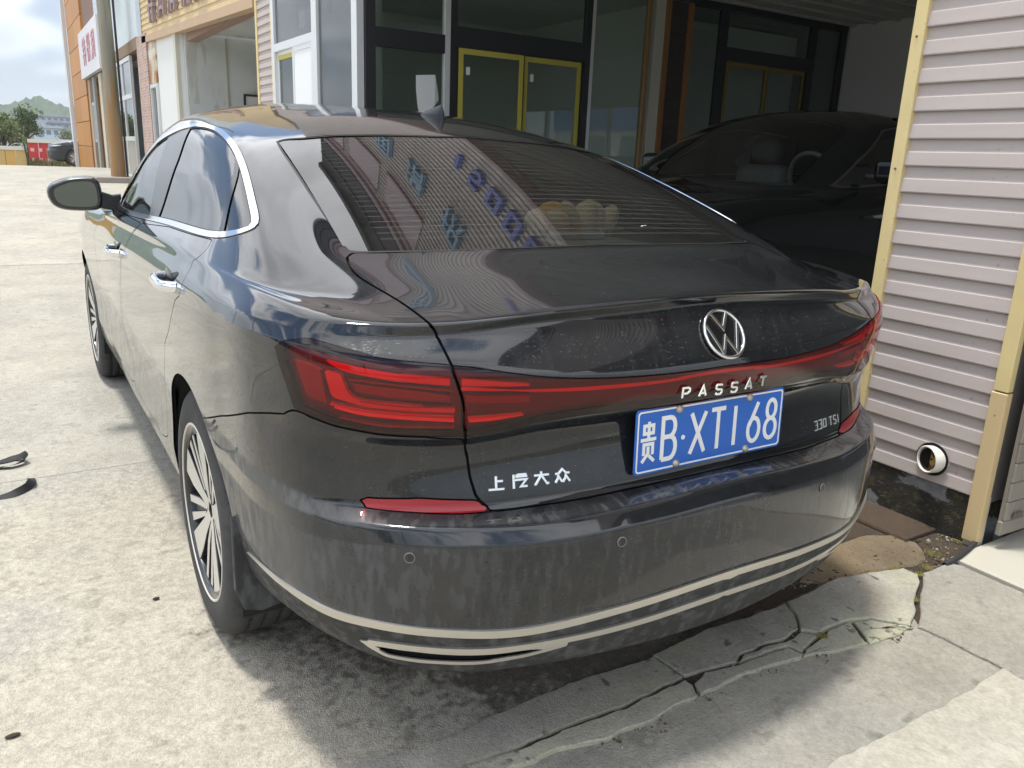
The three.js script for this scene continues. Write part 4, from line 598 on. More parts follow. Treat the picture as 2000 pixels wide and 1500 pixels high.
// ---------------------------------------------------------------- the black sedan
const ZR = -1.11, ZF = ZR - 2.871, RW = 0.331;
const PX_ = [0, .25, .45, .60, .735, .83, .882, .905, .915, .912, .91, .91, .905, .908, .91, .885, .76, .45, 0];
const PZ_ = [-.07, -.085, -.12, -.17, -.25, -.36, -.52, -.75, -1.11, -1.5, -2, -2.6, -3.2, -3.6, -3.98, -4.35, -4.72, -4.92, -4.98];
const NC = 19;
const along = (list) => Array.from({ length: NC }, (_, j) => { for (let k = 0; k < list.length - 1; k++) if (j <= list[k + 1][0]) return lerp(list[k][1], list[k + 1][1], (j - list[k][0]) / (list[k + 1][0] - list[k][0])); return list[list.length - 1][1]; });
const planN = PX_.map((x, j) => { const a = j ? [-PX_[j - 1], PZ_[j - 1]] : [PX_[1], PZ_[1]], b = j < NC - 1 ? [-PX_[j + 1], PZ_[j + 1]] : [PX_[NC - 2], PZ_[NC - 2]]; const dx = b[0] - a[0], dz = b[1] - a[1], l = Math.hypot(dx, dz); return [dz / l, -dx / l]; });
const ring = (a, b, c, ys) => { const y = along(ys); return PX_.map((x, j) => { const [nx, nz] = planN[j], o = (nz > 0 ? a : c) * nz * nz + b * nx * nx; return [-x - nx * o, y[j], PZ_[j] - nz * o]; }); };
const left = (l) => l.map(([x, y, z]) => [-x, y, z]);
const roofY = (z) => { const t = [[-1.3, 1.345], [-1.54, 1.397], [-1.8, 1.43], [-2.1, 1.45], [-2.4, 1.457], [-2.6, 1.45]]; for (let k = 0; k < t.length - 1; k++) if (z >= t[k + 1][0]) return lerp(t[k][1], t[k + 1][1], (z - t[k][0]) / (t[k + 1][0] - t[k][0])); return 1.45; };
const sedanRows = [
  ring(.16, .14, .16, [[0, .24], [4, .27], [5, .30], [6, .30], [7, .24], [8, .2], [12, .18], [18, .2]]),
  ring(.05, .045, .05, [[0, .275], [3, .285], [4, .305], [5, .334], [6, .338], [7, .32], [8, .27], [9, .25], [13, .25], [18, .26]]),
  ring(0, .016, .0, [[0, .43], [2, .416], [3, .416], [4, .42], [5, .425], [6, .44], [7, .45], [8, .42], [9, .385], [13, .385], [18, .40]]),
  ring(-.004, .014, .0, [[0, .52], [6, .50], [18, .5]]),
  ring(0, .008, .0, [[0, .60], [2, .581], [4, .58], [5, .574], [6, .57], [7, .58], [18, .58]]),
  ring(.018, .004, .02, [[0, .635], [2, .612], [4, .615], [5, .61], [6, .612], [7, .622], [18, .62]]),
  ring(.09, .002, .04, [[0, .64], [2, .625], [3, .624], [4, .63], [5, .645], [6, .66], [7, .67], [18, .66]]),
  ring(.115, -.001, .04, [[0, .775], [2, .765], [3, .75], [4, .752], [5, .765], [6, .77], [7, .765], [18, .70]]),
  ring(.088, -.002, .05, [[0, .803], [1, .798], [2, .789], [3, .773], [4, .775], [5, .79], [6, .805], [8, .80], [18, .72]]),
  ring(.072, -.004, .05, [[0, .878], [1, .88], [2, .892], [3, .913], [4, .923], [5, .937], [6, .94], [7, .93], [8, .906], [9, .89], [10, .875], [11, .86], [12, .845], [13, .835], [14, .82], [15, .79], [16, .75], [18, .74]]),
  ring(.136, .007, .06, [[0, .996], [2, .976], [3, .963], [4, .955], [5, .962], [6, .968], [7, .963], [8, .948], [9, .935], [10, .92], [11, .905], [12, .89], [13, .88], [14, .865], [15, .83], [16, .785], [18, .765]]),
  ring(.122, .03, .09, [[0, 1.02], [1, 1.012], [2, .999], [3, .985], [4, .98], [5, .983], [6, .99], [7, .995], [8, .99], [9, .984], [10, .974], [11, .962], [12, .95], [13, .94], [14, .93], [15, .885], [16, .82], [18, .80]]),
  left([[0, 1.046, -.40], [.25, 1.041, -.41], [.45, 1.029, -.435], [.60, 1.015, -.47], [.71, 1.008, -.52], [.79, 1.008, -.60], [.838, 1.015, -.73], [.858, 1.022, -.9], [.868, 1.02, -1.16], [.872, 1.012, -1.55], [.874, 1.0, -2.02], [.874, .985, -2.6], [.862, .972, -3.12], [.83, .965, -3.5], [.80, .955, -3.8], [.72, .945, -4.05], [.55, .945, -4.2], [.3, .95, -4.3], [0, .952, -4.33]]),
  left([[0, 1.078, -.605], [.25, 1.076, -.615], [.45, 1.072, -.64], [.61, 1.066, -.68], [.70, 1.066, -.705], [.775, 1.068, -.77], [.815, 1.068, -.88], [.83, 1.065, -1.0], [.84, 1.058, -1.2], [.845, 1.048, -1.6], [.848, 1.036, -2.05], [.848, 1.02, -2.6], [.83, 1.0, -3.05], [.77, 1.0, -3.35], [.68, 1.0, -3.55], [.55, 1.01, -3.66], [.40, 1.015, -3.72], [.2, 1.02, -3.76], [0, 1.02, -3.77]]),
  left([[0, 1.222, -.955], [.25, 1.218, -.965], [.45, 1.207, -.99], [.595, 1.192, -1.02], [.665, 1.193, -1.06], [.715, 1.20, -1.13], [.738, 1.207, -1.22], [.75, 1.213, -1.33], [.757, 1.218, -1.5], [.762, 1.218, -1.78], [.764, 1.215, -2.12], [.764, 1.205, -2.52], [.75, 1.19, -2.83], [.71, 1.185, -3.03], [.645, 1.19, -3.16], [.53, 1.20, -3.25], [.38, 1.21, -3.3], [.2, 1.217, -3.33], [0, 1.22, -3.34]]),
  left([[0, 1.345, -1.30], [.25, 1.338, -1.315], [.43, 1.325, -1.345], [.555, 1.312, -1.385], [.605, 1.312, -1.44], [.63, 1.32, -1.51], [.645, 1.332, -1.61], [.652, 1.341, -1.72], [.655, 1.351, -1.85], [.657, 1.361, -2.0], [.657, 1.369, -2.2], [.652, 1.365, -2.45], [.64, 1.35, -2.62], [.62, 1.335, -2.72], [.58, 1.34, -2.78], [.48, 1.36, -2.84], [.34, 1.375, -2.88], [.18, 1.385, -2.9], [0, 1.39, -2.91]]),
  left([[0, 1.402, -1.57], [.2, 1.397, -1.58], [.35, 1.386, -1.61], [.43, 1.378, -1.65], [.46, 1.381, -1.71], [.475, 1.389, -1.78], [.485, 1.396, -1.85], [.49, 1.402, -1.92], [.495, 1.409, -2.0], [.497, 1.416, -2.1], [.497, 1.421, -2.25], [.492, 1.418, -2.42], [.48, 1.41, -2.52], [.465, 1.402, -2.58], [.42, 1.407, -2.62], [.34, 1.416, -2.66], [.24, 1.423, -2.69], [.12, 1.427, -2.7], [0, 1.429, -2.71]]),
  left([-1.75, -1.76, -1.78, -1.8, -1.83, -1.87, -1.9, -1.94, -2.0, -2.1, -2.2, -2.3, -2.38, -2.42, -2.45, -2.48, -2.5, -2.51, -2.52].map((z) => [0, roofY(z), z])),
];
const rearOnly = (w, s = 0) => along([[0, w], [4, w], [6, lerp(s, w, .3)], [8, s], [14, s], [16, w], [18, w]]);
const flatW = (w) => along([[0, w], [18, w]]);
const sedanCrease = [flatW(0), rearOnly(.8, .3), rearOnly(.5, .6), flatW(0), rearOnly(.9), rearOnly(.85), rearOnly(1), rearOnly(.6), rearOnly(.8), rearOnly(.3, .85), rearOnly(1, .1), rearOnly(1, .3), flatW(0), along([[0, 0], [3, 0], [5, .1], [8, .35], [12, .35], [14, .2], [18, .3]]), flatW(0), along([[0, .2], [18, .1]]), flatW(0), flatW(0)];
const subU = [16, 14, 12, 12, 12, 12, 12, 16, 16, 18, 18, 16, 8, 8, 8, 6, 6, 6], subV = [4, 10, 6, 6, 5, 6, 10, 5, 9, 8, 4, 10, 8, 16, 16, 8, 6];
const net = bodyNet(sedanRows, sedanCrease, subU, subV), soup = netSoup(net), O = outliner(net);
const CH = {}; let nch = BASE;
function channel(name, values) { CH[name] = nch++; for (let i = 0; i < soup.v.length; i++) soup.v[i].push(typeof values === 'function' ? values(soup.v[i]) : values[i]); }
const centre = (v) => ({ u: -0.3, v });
// outlines read off the photograph (pixels) and met with the body
const trunkEdge = smoothPx([[678, 500], [682, 520], [700, 540], [775, 585], [824, 620], [845, 640], [862, 674], [880, 710], [899, 764], [908, 800], [908, 848], [929, 968], [965, 999]], false, 3);
const trunkFoot = [[1060, 986], [1150, 972], [1270, 946], [1390, 919]];
channel('trunk', O.region([...trunkEdge, ...trunkFoot, centre(6.02), centre(12.95), [1160, 480], [1000, 486], [850, 491], [690, 494]]));
channel('rearglass', O.region([centre(13.06), [1160, 478], [1000, 484], [850, 489], [686, 491], [645, 437], [600, 371], [562, 312], [540, 275], [560, 271], [650, 264], [750, 263], [850, 266], centre(14.96)]));
channel('dlo', O.region(smoothPx([[232, 409], [330, 440], [400, 462], [430, 465], [460, 460], [495, 447], [505, 438], [506, 425], [500, 395], [480, 320], [460, 280], [432, 253], [400, 243], [370, 244], [340, 255], [310, 275], [285, 305], [262, 345], [240, 385]], true)));
channel('lamp', O.region([[536, 677], [560, 664], [602, 660], [650, 674], [740, 699], [878, 713], [1000, 729], [1100, 738], [1200, 738], [1300, 731], [1420, 714], centre(9.0), centre(8.0), [1404, 776], [1336, 789], [1250, 797], [1150, 808], [1000, 838], [908, 853], [830, 851], [740, 846], [656, 830], [615, 815], [575, 797], [556, 740], [543, 701]]));
channel('bumper', O.region([[393, 816], [430, 812], [500, 806], [575, 799], [656, 832], [740, 848], [830, 853], [900, 856], [929, 968], [965, 999], ...trunkFoot, centre(6.02), { u: -.3, v: -1 }, { u: 7.3, v: -1 }, { u: 7.6, v: 3 }, { u: 8, v: 5.4 }]));
channel('doorR', O.region([[414, 468], [406, 484], [376, 510], [360, 546], [350, 578], [332, 630], [322, 670], [322, 750], [328, 852], { u: 9.5, v: 1.75 }, { u: 10.6, v: 1.75 }, [266, 745], [262, 712], [242, 640], [236, 556], [240, 500], [256, 460], [277, 436], [330, 443]]));
channel('doorF', O.region([[275, 436], [254, 460], [238, 500], [234, 556], [240, 640], [260, 712], [264, 745], { u: 10.8, v: 1.75 }, { u: 12.0, v: 1.75 }, { u: 12.2, v: 6 }, { u: 12.1, v: 12.9 }, [-.838, 1.01, -2.95], [232, 412]]));
channel('reflector', O.region([[702, 970], [820, 972], [931, 976], [963, 1000], [890, 1005], [800, 1001], [716, 993], [706, 982]]));
channel('outlet', O.region([[700, 1248], [730, 1251], [810, 1264], [890, 1271], [970, 1269], [1060, 1256], [1112, 1248], [1110, 1258], [1030, 1280], [950, 1294], [850, 1294], [754, 1280], [722, 1262]]));
channel('bpillar', O.region([[347, 240], [380, 240], [305, 432], [289, 430]]));
channel('divider', O.region([[461, 295], [470, 300], [432, 466], [421, 466]]));
channel('archR', (r) => Math.hypot(r[2] - ZR, r[1] - 0.335) - 0.372);
channel('archF', (r) => Math.hypot(r[2] - ZF, r[1] - 0.335) - 0.372);
channel('thinline', O.line([[905, 762], [1000, 769], [1150, 763], [1300, 748], [1425, 729], centre(8.72)]));
console.log('net', net.NU, net.NV, 'channels', nch);

// ---- paint, dust and glass
const dustAt = (a, r) => {   // how much of the lacquer the dirt hides, by place on the shell (a: metres round the body from the tail, r: row)
  const grain = fbm(a * 420, r * 160, 1, 2), speck = vnoise(a * 330, r * 130, 5), streak = fbm(a * 95, r * 1.9, 3, 3), blot = fbm(a * 6, r * 1.3, 8, 4);
  let d = 0.015 + 0.05 * step(.55, .9, grain);
  const low = 1 - step(5.7, 6.1, r), side = step(.5, 1.0, a), fwd = step(1.35, 1.7, a);
  const bump = low * (1 - fwd) * lerp(.085 + .25 * side, .6, step(.4, .72, streak) * lerp(.3, 1, side)) * lerp(.55, 1.25, blot) * (1 - .75 * step(3.9, 4.1, r) * (1 - step(5.0, 5.2, r)));
  const doors = fwd * (1 - step(4.5, 7.5, r + blot * 2)) * lerp(.10, .30, streak);
  const trunk = (1 - step(.7, .95, a)) * step(6, 6.2, r) * (1 - step(10.6, 11.2, r)) * (.035 + .09 * step(.45, .8, streak) * blot + .35 * step(.86, .97, speck));
  const deck = step(10.9, 11.3, r) * (1 - step(12.8, 13, r)) * (1 - step(.55, .75, a)) * (.05 + .08 * blot + .22 * step(.91, .985, speck));
  const roof = step(14.9, 15.1, r) * (.05 + .05 * blot + .2 * step(.88, .97, speck));
  d += Math.max(bump, doors, trunk, deck, roof);
  return clamp(d * lerp(.8, 1.2, grain), 0, .8);
};
const DW = 2048, DH = 1024, DU = 6.4, dustV = new Float32Array(DW * DH);
for (let j = 0; j < DH; j++) for (let i = 0; i < DW; i++) dustV[j * DW + i] = dustAt((i + .5) / DW * DU, (j + .5) / DH * 17);
const dustT = (x, y) => dustV[Math.min(DH - 1, Math.floor(y * DH)) * DW + Math.min(DW - 1, Math.floor(x * DW))];
const BLACK = [.0038, .0052, .0075], DUST = [.165, .168, .166];
const paintMap = tex(DW, DH, (x, y) => { const d = dustT(x, y); return [0, 1, 2].map((k) => s2(lerp(BLACK[k], DUST[k], d))); }, { srgb: true, wrap: THREE.ClampToEdgeWrapping });
const paintRough = tex(DW, DH, (x, y) => { const d = dustT(x, y); return [1 - clamp(d * 1.5, 0, .96), clamp(.03 + 1.1 * d, 0, .85), 0]; }, { wrap: THREE.ClampToEdgeWrapping });
const PAINTUV = [1 / DU, 1 / 17];
const paint = phy([1, 1, 1], 1, { map: paintMap, roughnessMap: paintRough, clearcoat: 1, clearcoatMap: paintRough, clearcoatRoughness: 0.012, ior: 1.5, specularIntensity: .55 }); paint.name = 'black_paint';
const plasticBlack = std([.012, .012, .013], .55), trimBlack = phy([.008, .008, .009], .18), seamBlack = std([.004, .004, .004], .95), chrome = std([.86, .87, .88], .08, { metalness: 1 }), satin = std([.62, .60, .55], .32, { metalness: .85 });
const valance = std([1, 1, 1], .75, { map: tex(512, 256, (x, y) => { const n = tfbm(x, y, 24, 3, 4), s = tnoise(x, y * .1, 90, 8), d = clamp(.12 + .5 * step(.42, .75, n) * lerp(.5, 1, s)); return [0, 1, 2].map((k) => s2(lerp(.014, DUST[k] * .8, d))); }, { srgb: true, repeat: [2, 1.2] }) });
const glassDust = tex(2048, 1024, (x, y) => {   // dust grains and the printed heater lines of the rear window
  const g = tfbm(x, y * .5, 300, 21, 2), sp = tnoise(x, y * .5, 380, 7), sp2 = tnoise(x, y * .5, 170, 17), bl = tfbm(x, y, 5, 4, 4); let d = .012 + .03 * bl + .45 * step(.955, .99, sp) + .6 * step(.985, .998, sp2) + .03 * step(.6, .9, g);
  const l = (y * 27) % 1; if (y > .06 && y < .92 && x > .07 && x < .93 && Math.abs(l - .5) < .035) d = Math.max(d, .30); return [1 - d, 0, 0];
}, {});
const glassRear = phy([.26, .26, .25], .0, { transmission: 1, thickness: 0, ior: 1.85, transmissionMap: glassDust });
const glassSide = phy([.16, .17, .17], .0, { transmission: 1, thickness: 0, ior: 1.8 });
const redLens = phy([.86, .075, .08], .02, { transmission: 1, thickness: 0, ior: 1.5 }), redDark = std([.20, .05, .04], .35), lampHouse = std([.085, .032, .028], .4), lampRed = std([.62, .13, .11], .35), lampWhite = std([.85, .82, .75], .3), reflectorRed = phy([.34, .008, .016], .35, { clearcoat: .4, clearcoatRoughness: .08 });

const sedan = thing('parked_sedan', 'black sedan with blue licence plate 贵B XT168 parked beside the garage', 'car');
const cutArch = (s) => clip(clip(s, CH.archR, 0, 1), CH.archF, 0, 1);
const outside = (s, k, g) => clip(s, CH[k], g, 1), inside = (s, k, g) => clip(s, CH[k], g, -1);
const G = 0.0024;
const shell = cutArch(soup);
const lampAll = inside(shell, 'lamp', -G * .4), noLamp = outside(shell, 'lamp', G * .5);
const glassSoup = inside(shell, 'rearglass', -.004);
let rest = outside(outside(noLamp, 'rearglass', .002), 'dlo', .0015);
const trunkS = inside(rest, 'trunk', -G * 1.2); rest = outside(rest, 'trunk', G * 1.2);
const bumperAll = inside(rest, 'bumper', -G); rest = outside(rest, 'bumper', G * .6);
const dR = inside(rest, 'doorR', -G * .6), dF = inside(outside(rest, 'doorR', 0), 'doorF', -G * .6);
rest = outside(outside(rest, 'doorR', G * .6), 'doorF', G * .6);
const whole = (s) => both(s, flipX(s));
const uvp = PAINTUV;
part('body_shell', soupGeo(whole(rest), 0, uvp), paint, sedan);
const trunkLid = part('trunk_lid', soupGeo(whole(trunkS), 0, uvp), paint, sedan);
// bumper: painted upper part and the dusty plastic below the bright strip
const reflS = inside(bumperAll, 'reflector', -.002), bump1 = outside(bumperAll, 'reflector', .0012);
const lowChan = 9;   // row number of the net
const bumpPaint = clip(bump1, lowChan, 1.9, 1), bumpLow = outside(clip(bump1, lowChan, 1.9, -1), 'outlet', .0);
const bumper = part('rear_bumper', soupGeo(whole(bumpPaint), 0, uvp), paint, sedan);
part('lower_valance', soupGeo(whole(bumpLow), 0, [1, .3]), valance, bumper);
const offPx = (l, d) => l.map(([x, y]) => [x, y + d]), S1 = [[486, 1077], [550, 1131], [642, 1186], [730, 1210], [850, 1226], [1010, 1226], [1216, 1180], [1426, 1112]], S2 = [[720, 1246], [810, 1258], [890, 1264], [970, 1262], [1122, 1238], [1250, 1206], [1424, 1148]];
const b1 = bandSoup(O, S1, S1.map(([x, y], i) => [x, y + [1, 8, 12, 13, 14, 14, 13, 12][i]]), 90), b2 = bandSoup(O, S2, offPx(S2, 10), 80);
part('bright_strip', raisedGeo(whole(b1), .005, -.002), satin, bumper); part('bright_strip', raisedGeo(whole(b2), .005, -.002), satin, bumper);
const outlet = inside(shell, 'outlet', 0);
for (const f of [(s) => s, flipX]) {
  part('reflector', soupGeo(f(reflS), .0015), reflectorRed, bumper);
  const o = part('exhaust_trim', raisedGeo(f(clip(outlet, CH.outlet, -.010, 1)), .003), satin, bumper); part('recess', soupGeo(f(clip(outlet, CH.outlet, -.010, -1)), -.025), chrome, o);
  part('rear_door', soupGeo(f(dR), 0, uvp), paint, sedan); part('front_door', soupGeo(f(dF), 0, uvp), paint, sedan);
}
// dark sheet behind the panel gaps
part('inner_shell', soupGeo(whole(outside(outside(outside(shell, 'rearglass', .012), 'dlo', .012), 'lamp', -.006)), -.010), seamBlack, sedan);
{ // one evenly curved pane that sits in the opening
  const NA = 60, NT = 40, P = [], U = [], I = [], at_ = (a, t) => { const b = [a * .612, 1.078 - .0123 * a * a, -.605 - .075 * a * a], e = [a * .557, 1.345 - .033 * a * a, -1.30 - .085 * a * a], k = 4 * t * (1 - t) * .0095; return [lerp(b[0], e[0], t), lerp(b[1], e[1], t) + k * .93 - .002, lerp(b[2], e[2], t) + k * .36]; };
  const pos = [], nor = []; for (let i = 0; i <= NA; i++) for (let j = 0; j <= NT; j++) { const a = lerp(-1.035, 1.035, i / NA), t = lerp(-.012, 1.012, j / NT), p = at_(a, t), h = 1e-3, da = at_(a + h, t).map((v, k) => v - p[k]), dt = at_(a, t + h).map((v, k) => v - p[k]), n = V3(...da).cross(V3(...dt)).normalize(); if (n.y < 0) n.negate(); pos.push(...p); nor.push(n.x, n.y, n.z); U.push(i / NA, j / NT); }
  for (let i = 0; i < NA; i++) for (let j = 0; j < NT; j++) { const a = i * (NT + 1) + j, b = a + NT + 1; I.push(a, b, a + 1, b, b + 1, a + 1); }
  const g = new THREE.BufferGeometry(); g.setAttribute('position', new THREE.Float32BufferAttribute(pos, 3)); g.setAttribute('normal', new THREE.Float32BufferAttribute(nor, 3)); g.setAttribute('uv', new THREE.Float32BufferAttribute(U, 2)); g.setIndex(I); part('rear_window', g, glassRear, sedan);
}
part('window_seal', soupGeo(whole(clip(clip(shell, CH.rearglass, .0025, -1), CH.rearglass, -.0045, 1)), -.001), plasticBlack, sedan);
// side windows with bright surround
for (const f of [(s) => s, flipX]) {
  const dlo = inside(shell, 'dlo', 0), band = clip(dlo, CH.dlo, -.017, 1), pane = clip(dlo, CH.dlo, -.016, -1);
  part('window_surround', raisedGeo(f(band), .003), chrome, sedan);
  const p1 = outside(outside(pane, 'bpillar', 0), 'divider', 0);
  part('side_window', soupGeo(f(p1), -.004), glassSide, sedan);
  part('window_pillar', soupGeo(f(inside(pane, 'bpillar', 0)), -.001), trimBlack, sedan); part('window_pillar', soupGeo(f(inside(pane, 'divider', 0)), -.001), trimBlack, sedan);
  part('window_seal', soupGeo(f(clip(pane, CH.dlo, -.021, 1)), -.0015), plasticBlack, sedan);
}
// tail lamps: red lens over a dark housing with its light bars
const lampOuter = outside(lampAll, 'trunk', G * 1.4), lampInner = inside(lampAll, 'trunk', -G * 1.4);
const BAR = [   // [upper edge, lower edge, material, name] in pixels
  [[[632, 703], [700, 718], [780, 731], [880, 742]], [[640, 712], [662, 724], [700, 734], [780, 748], [880, 757]], lampRed, 'light_bar'],
  [[[629, 728], [645, 730], [661, 735], [668, 752], [677, 770], [695, 784], [780, 795], [890, 803]], [[633, 745], [638, 760], [645, 777], [672, 788], [705, 798], [745, 803], [800, 808], [890, 811]], lampRed, 'light_bar'],
  [[[686, 752], [720, 756], [780, 763], [880, 777]], [[692, 768], [720, 774], [780, 783], [880, 790]], redDark, 'light_bar'],
  [[[648, 796], [700, 808], [780, 817], [888, 823]], [[650, 802], [700, 815], [780, 824], [888, 830]], lampWhite, 'light_bar'],
  [[[568, 703], [594, 712], [620, 724]], [[592, 774], [610, 783], [634, 790]], redDark, 'side_reflector'],
  [[[700, 787], [780, 797], [888, 799.5]], [[700, 789.5], [780, 800], [888, 802.5]], redDark, 'light_bar'],
  [[[640, 792], [700, 803], [780, 812], [888, 817]], [[641, 795], [700, 806], [780, 815], [888, 820]], lampRed, 'light_bar'],
  [[[660, 818], [740, 834], [890, 838]], [[662, 822], [740, 838], [890, 842]], redDark, 'light_bar'],
  [[[676, 742], [740, 750], [800, 757], [885, 765]], [[677, 746], [740, 754], [800, 761], [885, 769]], redDark, 'light_bar']];
const BARIN = [
  [[[904, 742], [960, 747], [1038, 752]], [[904, 757], [960, 758], [1037, 757]], lampRed, 'light_bar'],
  [[[912, 776], [960, 778], [1038, 776]], [[913, 791], [960, 792], [1037, 790]], redDark, 'light_bar'],
  [[[917, 824], [960, 821], [1026, 815]], [[918, 830], [960, 827], [1026, 816]], lampWhite, 'light_bar']];
const lineIn = clip(lampInner, CH.thinline, .0045, -1);
for (const f of [(s) => s, flipX]) {
  const lamp = part('tail_lamp', soupGeo(f(lampOuter), .002), redLens, sedan);
  part('housing', soupGeo(f(lampOuter), -.022), lampHouse, lamp);
  for (const [t, b, m, n] of BAR) part(n, raisedGeo(f(bandSoup(O, t, b)), -.009, -.021), m, lamp);
}
{
  const lamp = part('light_strip', soupGeo(whole(lampInner), .002), redLens, trunkLid);
  part('housing', soupGeo(whole(lampInner), -.022), lampHouse, lamp);
  part('light_bar', soupGeo(whole(lineIn), -.009), lampRed, lamp);
  for (const f of [(s) => s, flipX]) for (const [t, b, m, n] of BARIN) part(n, raisedGeo(f(bandSoup(O, t, b)), -.009, -.021), m, lamp);
}
// put a flat piece on the tail at a net point: x to the car's right, y up the panel, z outwards
function seat(o, q, mirror = false, lift = .0005) {
  const n = q.n.clone(), p = q.p.clone(); if (mirror) { n.x *= -1; p.x *= -1; }
  const z = n.normalize(), x = V3(0, 1, 0).cross(z).normalize(), y = z.clone().cross(x);
  o.matrixAutoUpdate = true; o.quaternion.setFromRotationMatrix(new THREE.Matrix4().makeBasis(x, y, z)); o.position.copy(p).addScaledVector(z, lift); return o;
}
const nearLeft = (x, y, z) => O.at([-Math.abs(x), y, z]);
// licence plate with raised characters and four bolts
{
  const q = { p: V3(0, .727, -.172), n: V3(0, .04, 1) };
  const plateBlue = std([.02, .13, .52], .35), plateWhite = std([.86, .86, .82], .45), bolt = std([.5, .46, .4], .45, { metalness: .7 });
  const rr = (w, h, r) => { const s = new THREE.Shape(); s.absarc(w / 2 - r, h / 2 - r, r, 0, Math.PI / 2); s.absarc(-w / 2 + r, h / 2 - r, r, Math.PI / 2, Math.PI); s.absarc(-w / 2 + r, -h / 2 + r, r, Math.PI, Math.PI * 1.5); s.absarc(w / 2 - r, -h / 2 + r, r, Math.PI * 1.5, Math.PI * 2); return s; };
  const plate = part('licence_plate', new THREE.ExtrudeGeometry(rr(.44, .14, .010), { depth: .0015, bevelEnabled: true, bevelSize: .0008, bevelThickness: .0008, bevelSegments: 1 }), plateBlue, sedan); seat(plate, q, false, .004); plate.userData.label = 'blue licence plate reading 贵B XT168 in white';
  const line = rr(.432, .132, .008); line.holes.push(rr(.425, .125, .006)); const rim = part('border', new THREE.ExtrudeGeometry(line, { depth: .0006, bevelEnabled: false }), plateWhite, plate); rim.position.z = .0024;
  const put = (k, x, w, h = .09, sw = .0098) => { const g = part('character', strokes(GLYPH[k], w, h, sw, .0009), plateWhite, plate); g.position.set(x, -h / 2, .0024); };
  put('gui', -.206, .041, .083, .0072); put('B', -.149, .040); put('X', -.067, .042); put('T', -.008, .042); put('1', .050, .03); put('6', .107, .040); put('8', .162, .040);
  const dot = part('character', new THREE.CylinderGeometry(.0052, .0052, .0012, 16).rotateX(Math.PI / 2), plateWhite, plate); dot.position.set(-.089, -.004, .003);
  for (const [x, y] of [[-.105, .060], [.105, .060], [-.105, -.060], [.105, -.060]]) { const b = part('bolt', new THREE.SphereGeometry(.0095, 14, 8, 0, Math.PI * 2, 0, Math.PI / 2).rotateX(Math.PI / 2).scale(1, 1, .8), bolt, plate); b.position.set(x, y, .0024); }
}
// badges
const badgeSilver = std([.74, .74, .73], .35, { metalness: .35 });
{
  const q = O.at([-.0, .937, -.164]); q.n = V3(0, q.n.y, q.n.z);
  const badge = part('round_badge', new THREE.CylinderGeometry(.052, .052, .004, 40).rotateX(Math.PI / 2), trimBlack, trunkLid); seat(badge, { p: V3(0, q.p.y, q.p.z), n: q.n }, false, .002);
  const ringG = part('badge_ring', new THREE.TorusGeometry(.0535, .0042, 10, 48), chrome, badge); ringG.position.z = .003;
  const a = part('badge_letter', strokes(GLYPH.v, .066, .066, .0062, .0022, .0006), chrome, badge), b = part('badge_letter', strokes(GLYPH.w, .066, .066, .0062, .0022, .0006), chrome, badge); a.position.z = .0028; b.position.z = .0029;
  // model name along the light strip
  'PASSAT'.split('').forEach((ch, i) => { const x = -.123 + i * .0455, c = nearLeft(x, .835, -.15); const m = part('letter', strokes(GLYPH[ch], .019, .021, .0042, .0014, .0007), chrome, trunkLid); seat(m, { p: V3(x, .816 + Math.abs(x) * .03, c.p.z + .005), n: V3(x * .1, c.n.y * .2, c.n.z) }, false, .001); });
  ['shang', 'qi', 'da', 'zhong'].forEach((ch, i) => { const c = O.at([[954, 957], [1000, 953], [1043, 947], [1084, 943]][i]); const m = part('letter', strokes(GLYPH[ch], .031, .026, .0042, .0016, .0006), chrome, trunkLid); seat(m, c, false, .0015); });
  '330TSI'.split('').forEach((ch, i) => { const x = .398 + i * .0235 + (i > 2 ? .007 : 0), c = nearLeft(x, .655, -.22); const m = part('letter', strokes(GLYPH[ch], ch === 'I' ? .008 : .0160, .022, .0028, .0014), badgeSilver, trunkLid); c.p.x = -x; seat(m, c, true, .0015); });
}
// parking sensors
for (const f of [1, -1]) for (const p of [[800, 1089], [1214, 1058]]) {
  const q = O.at(p), s = part('parking_sensor', new THREE.CylinderGeometry(.009, .009, .004, 20).rotateX(Math.PI / 2), paint, bumper); seat(s, q, f < 0, .0); const t = part('sensor_ring', new THREE.TorusGeometry(.0098, .0011, 6, 24), std([.16, .16, .155], .5), s); t.position.z = .0015;
}
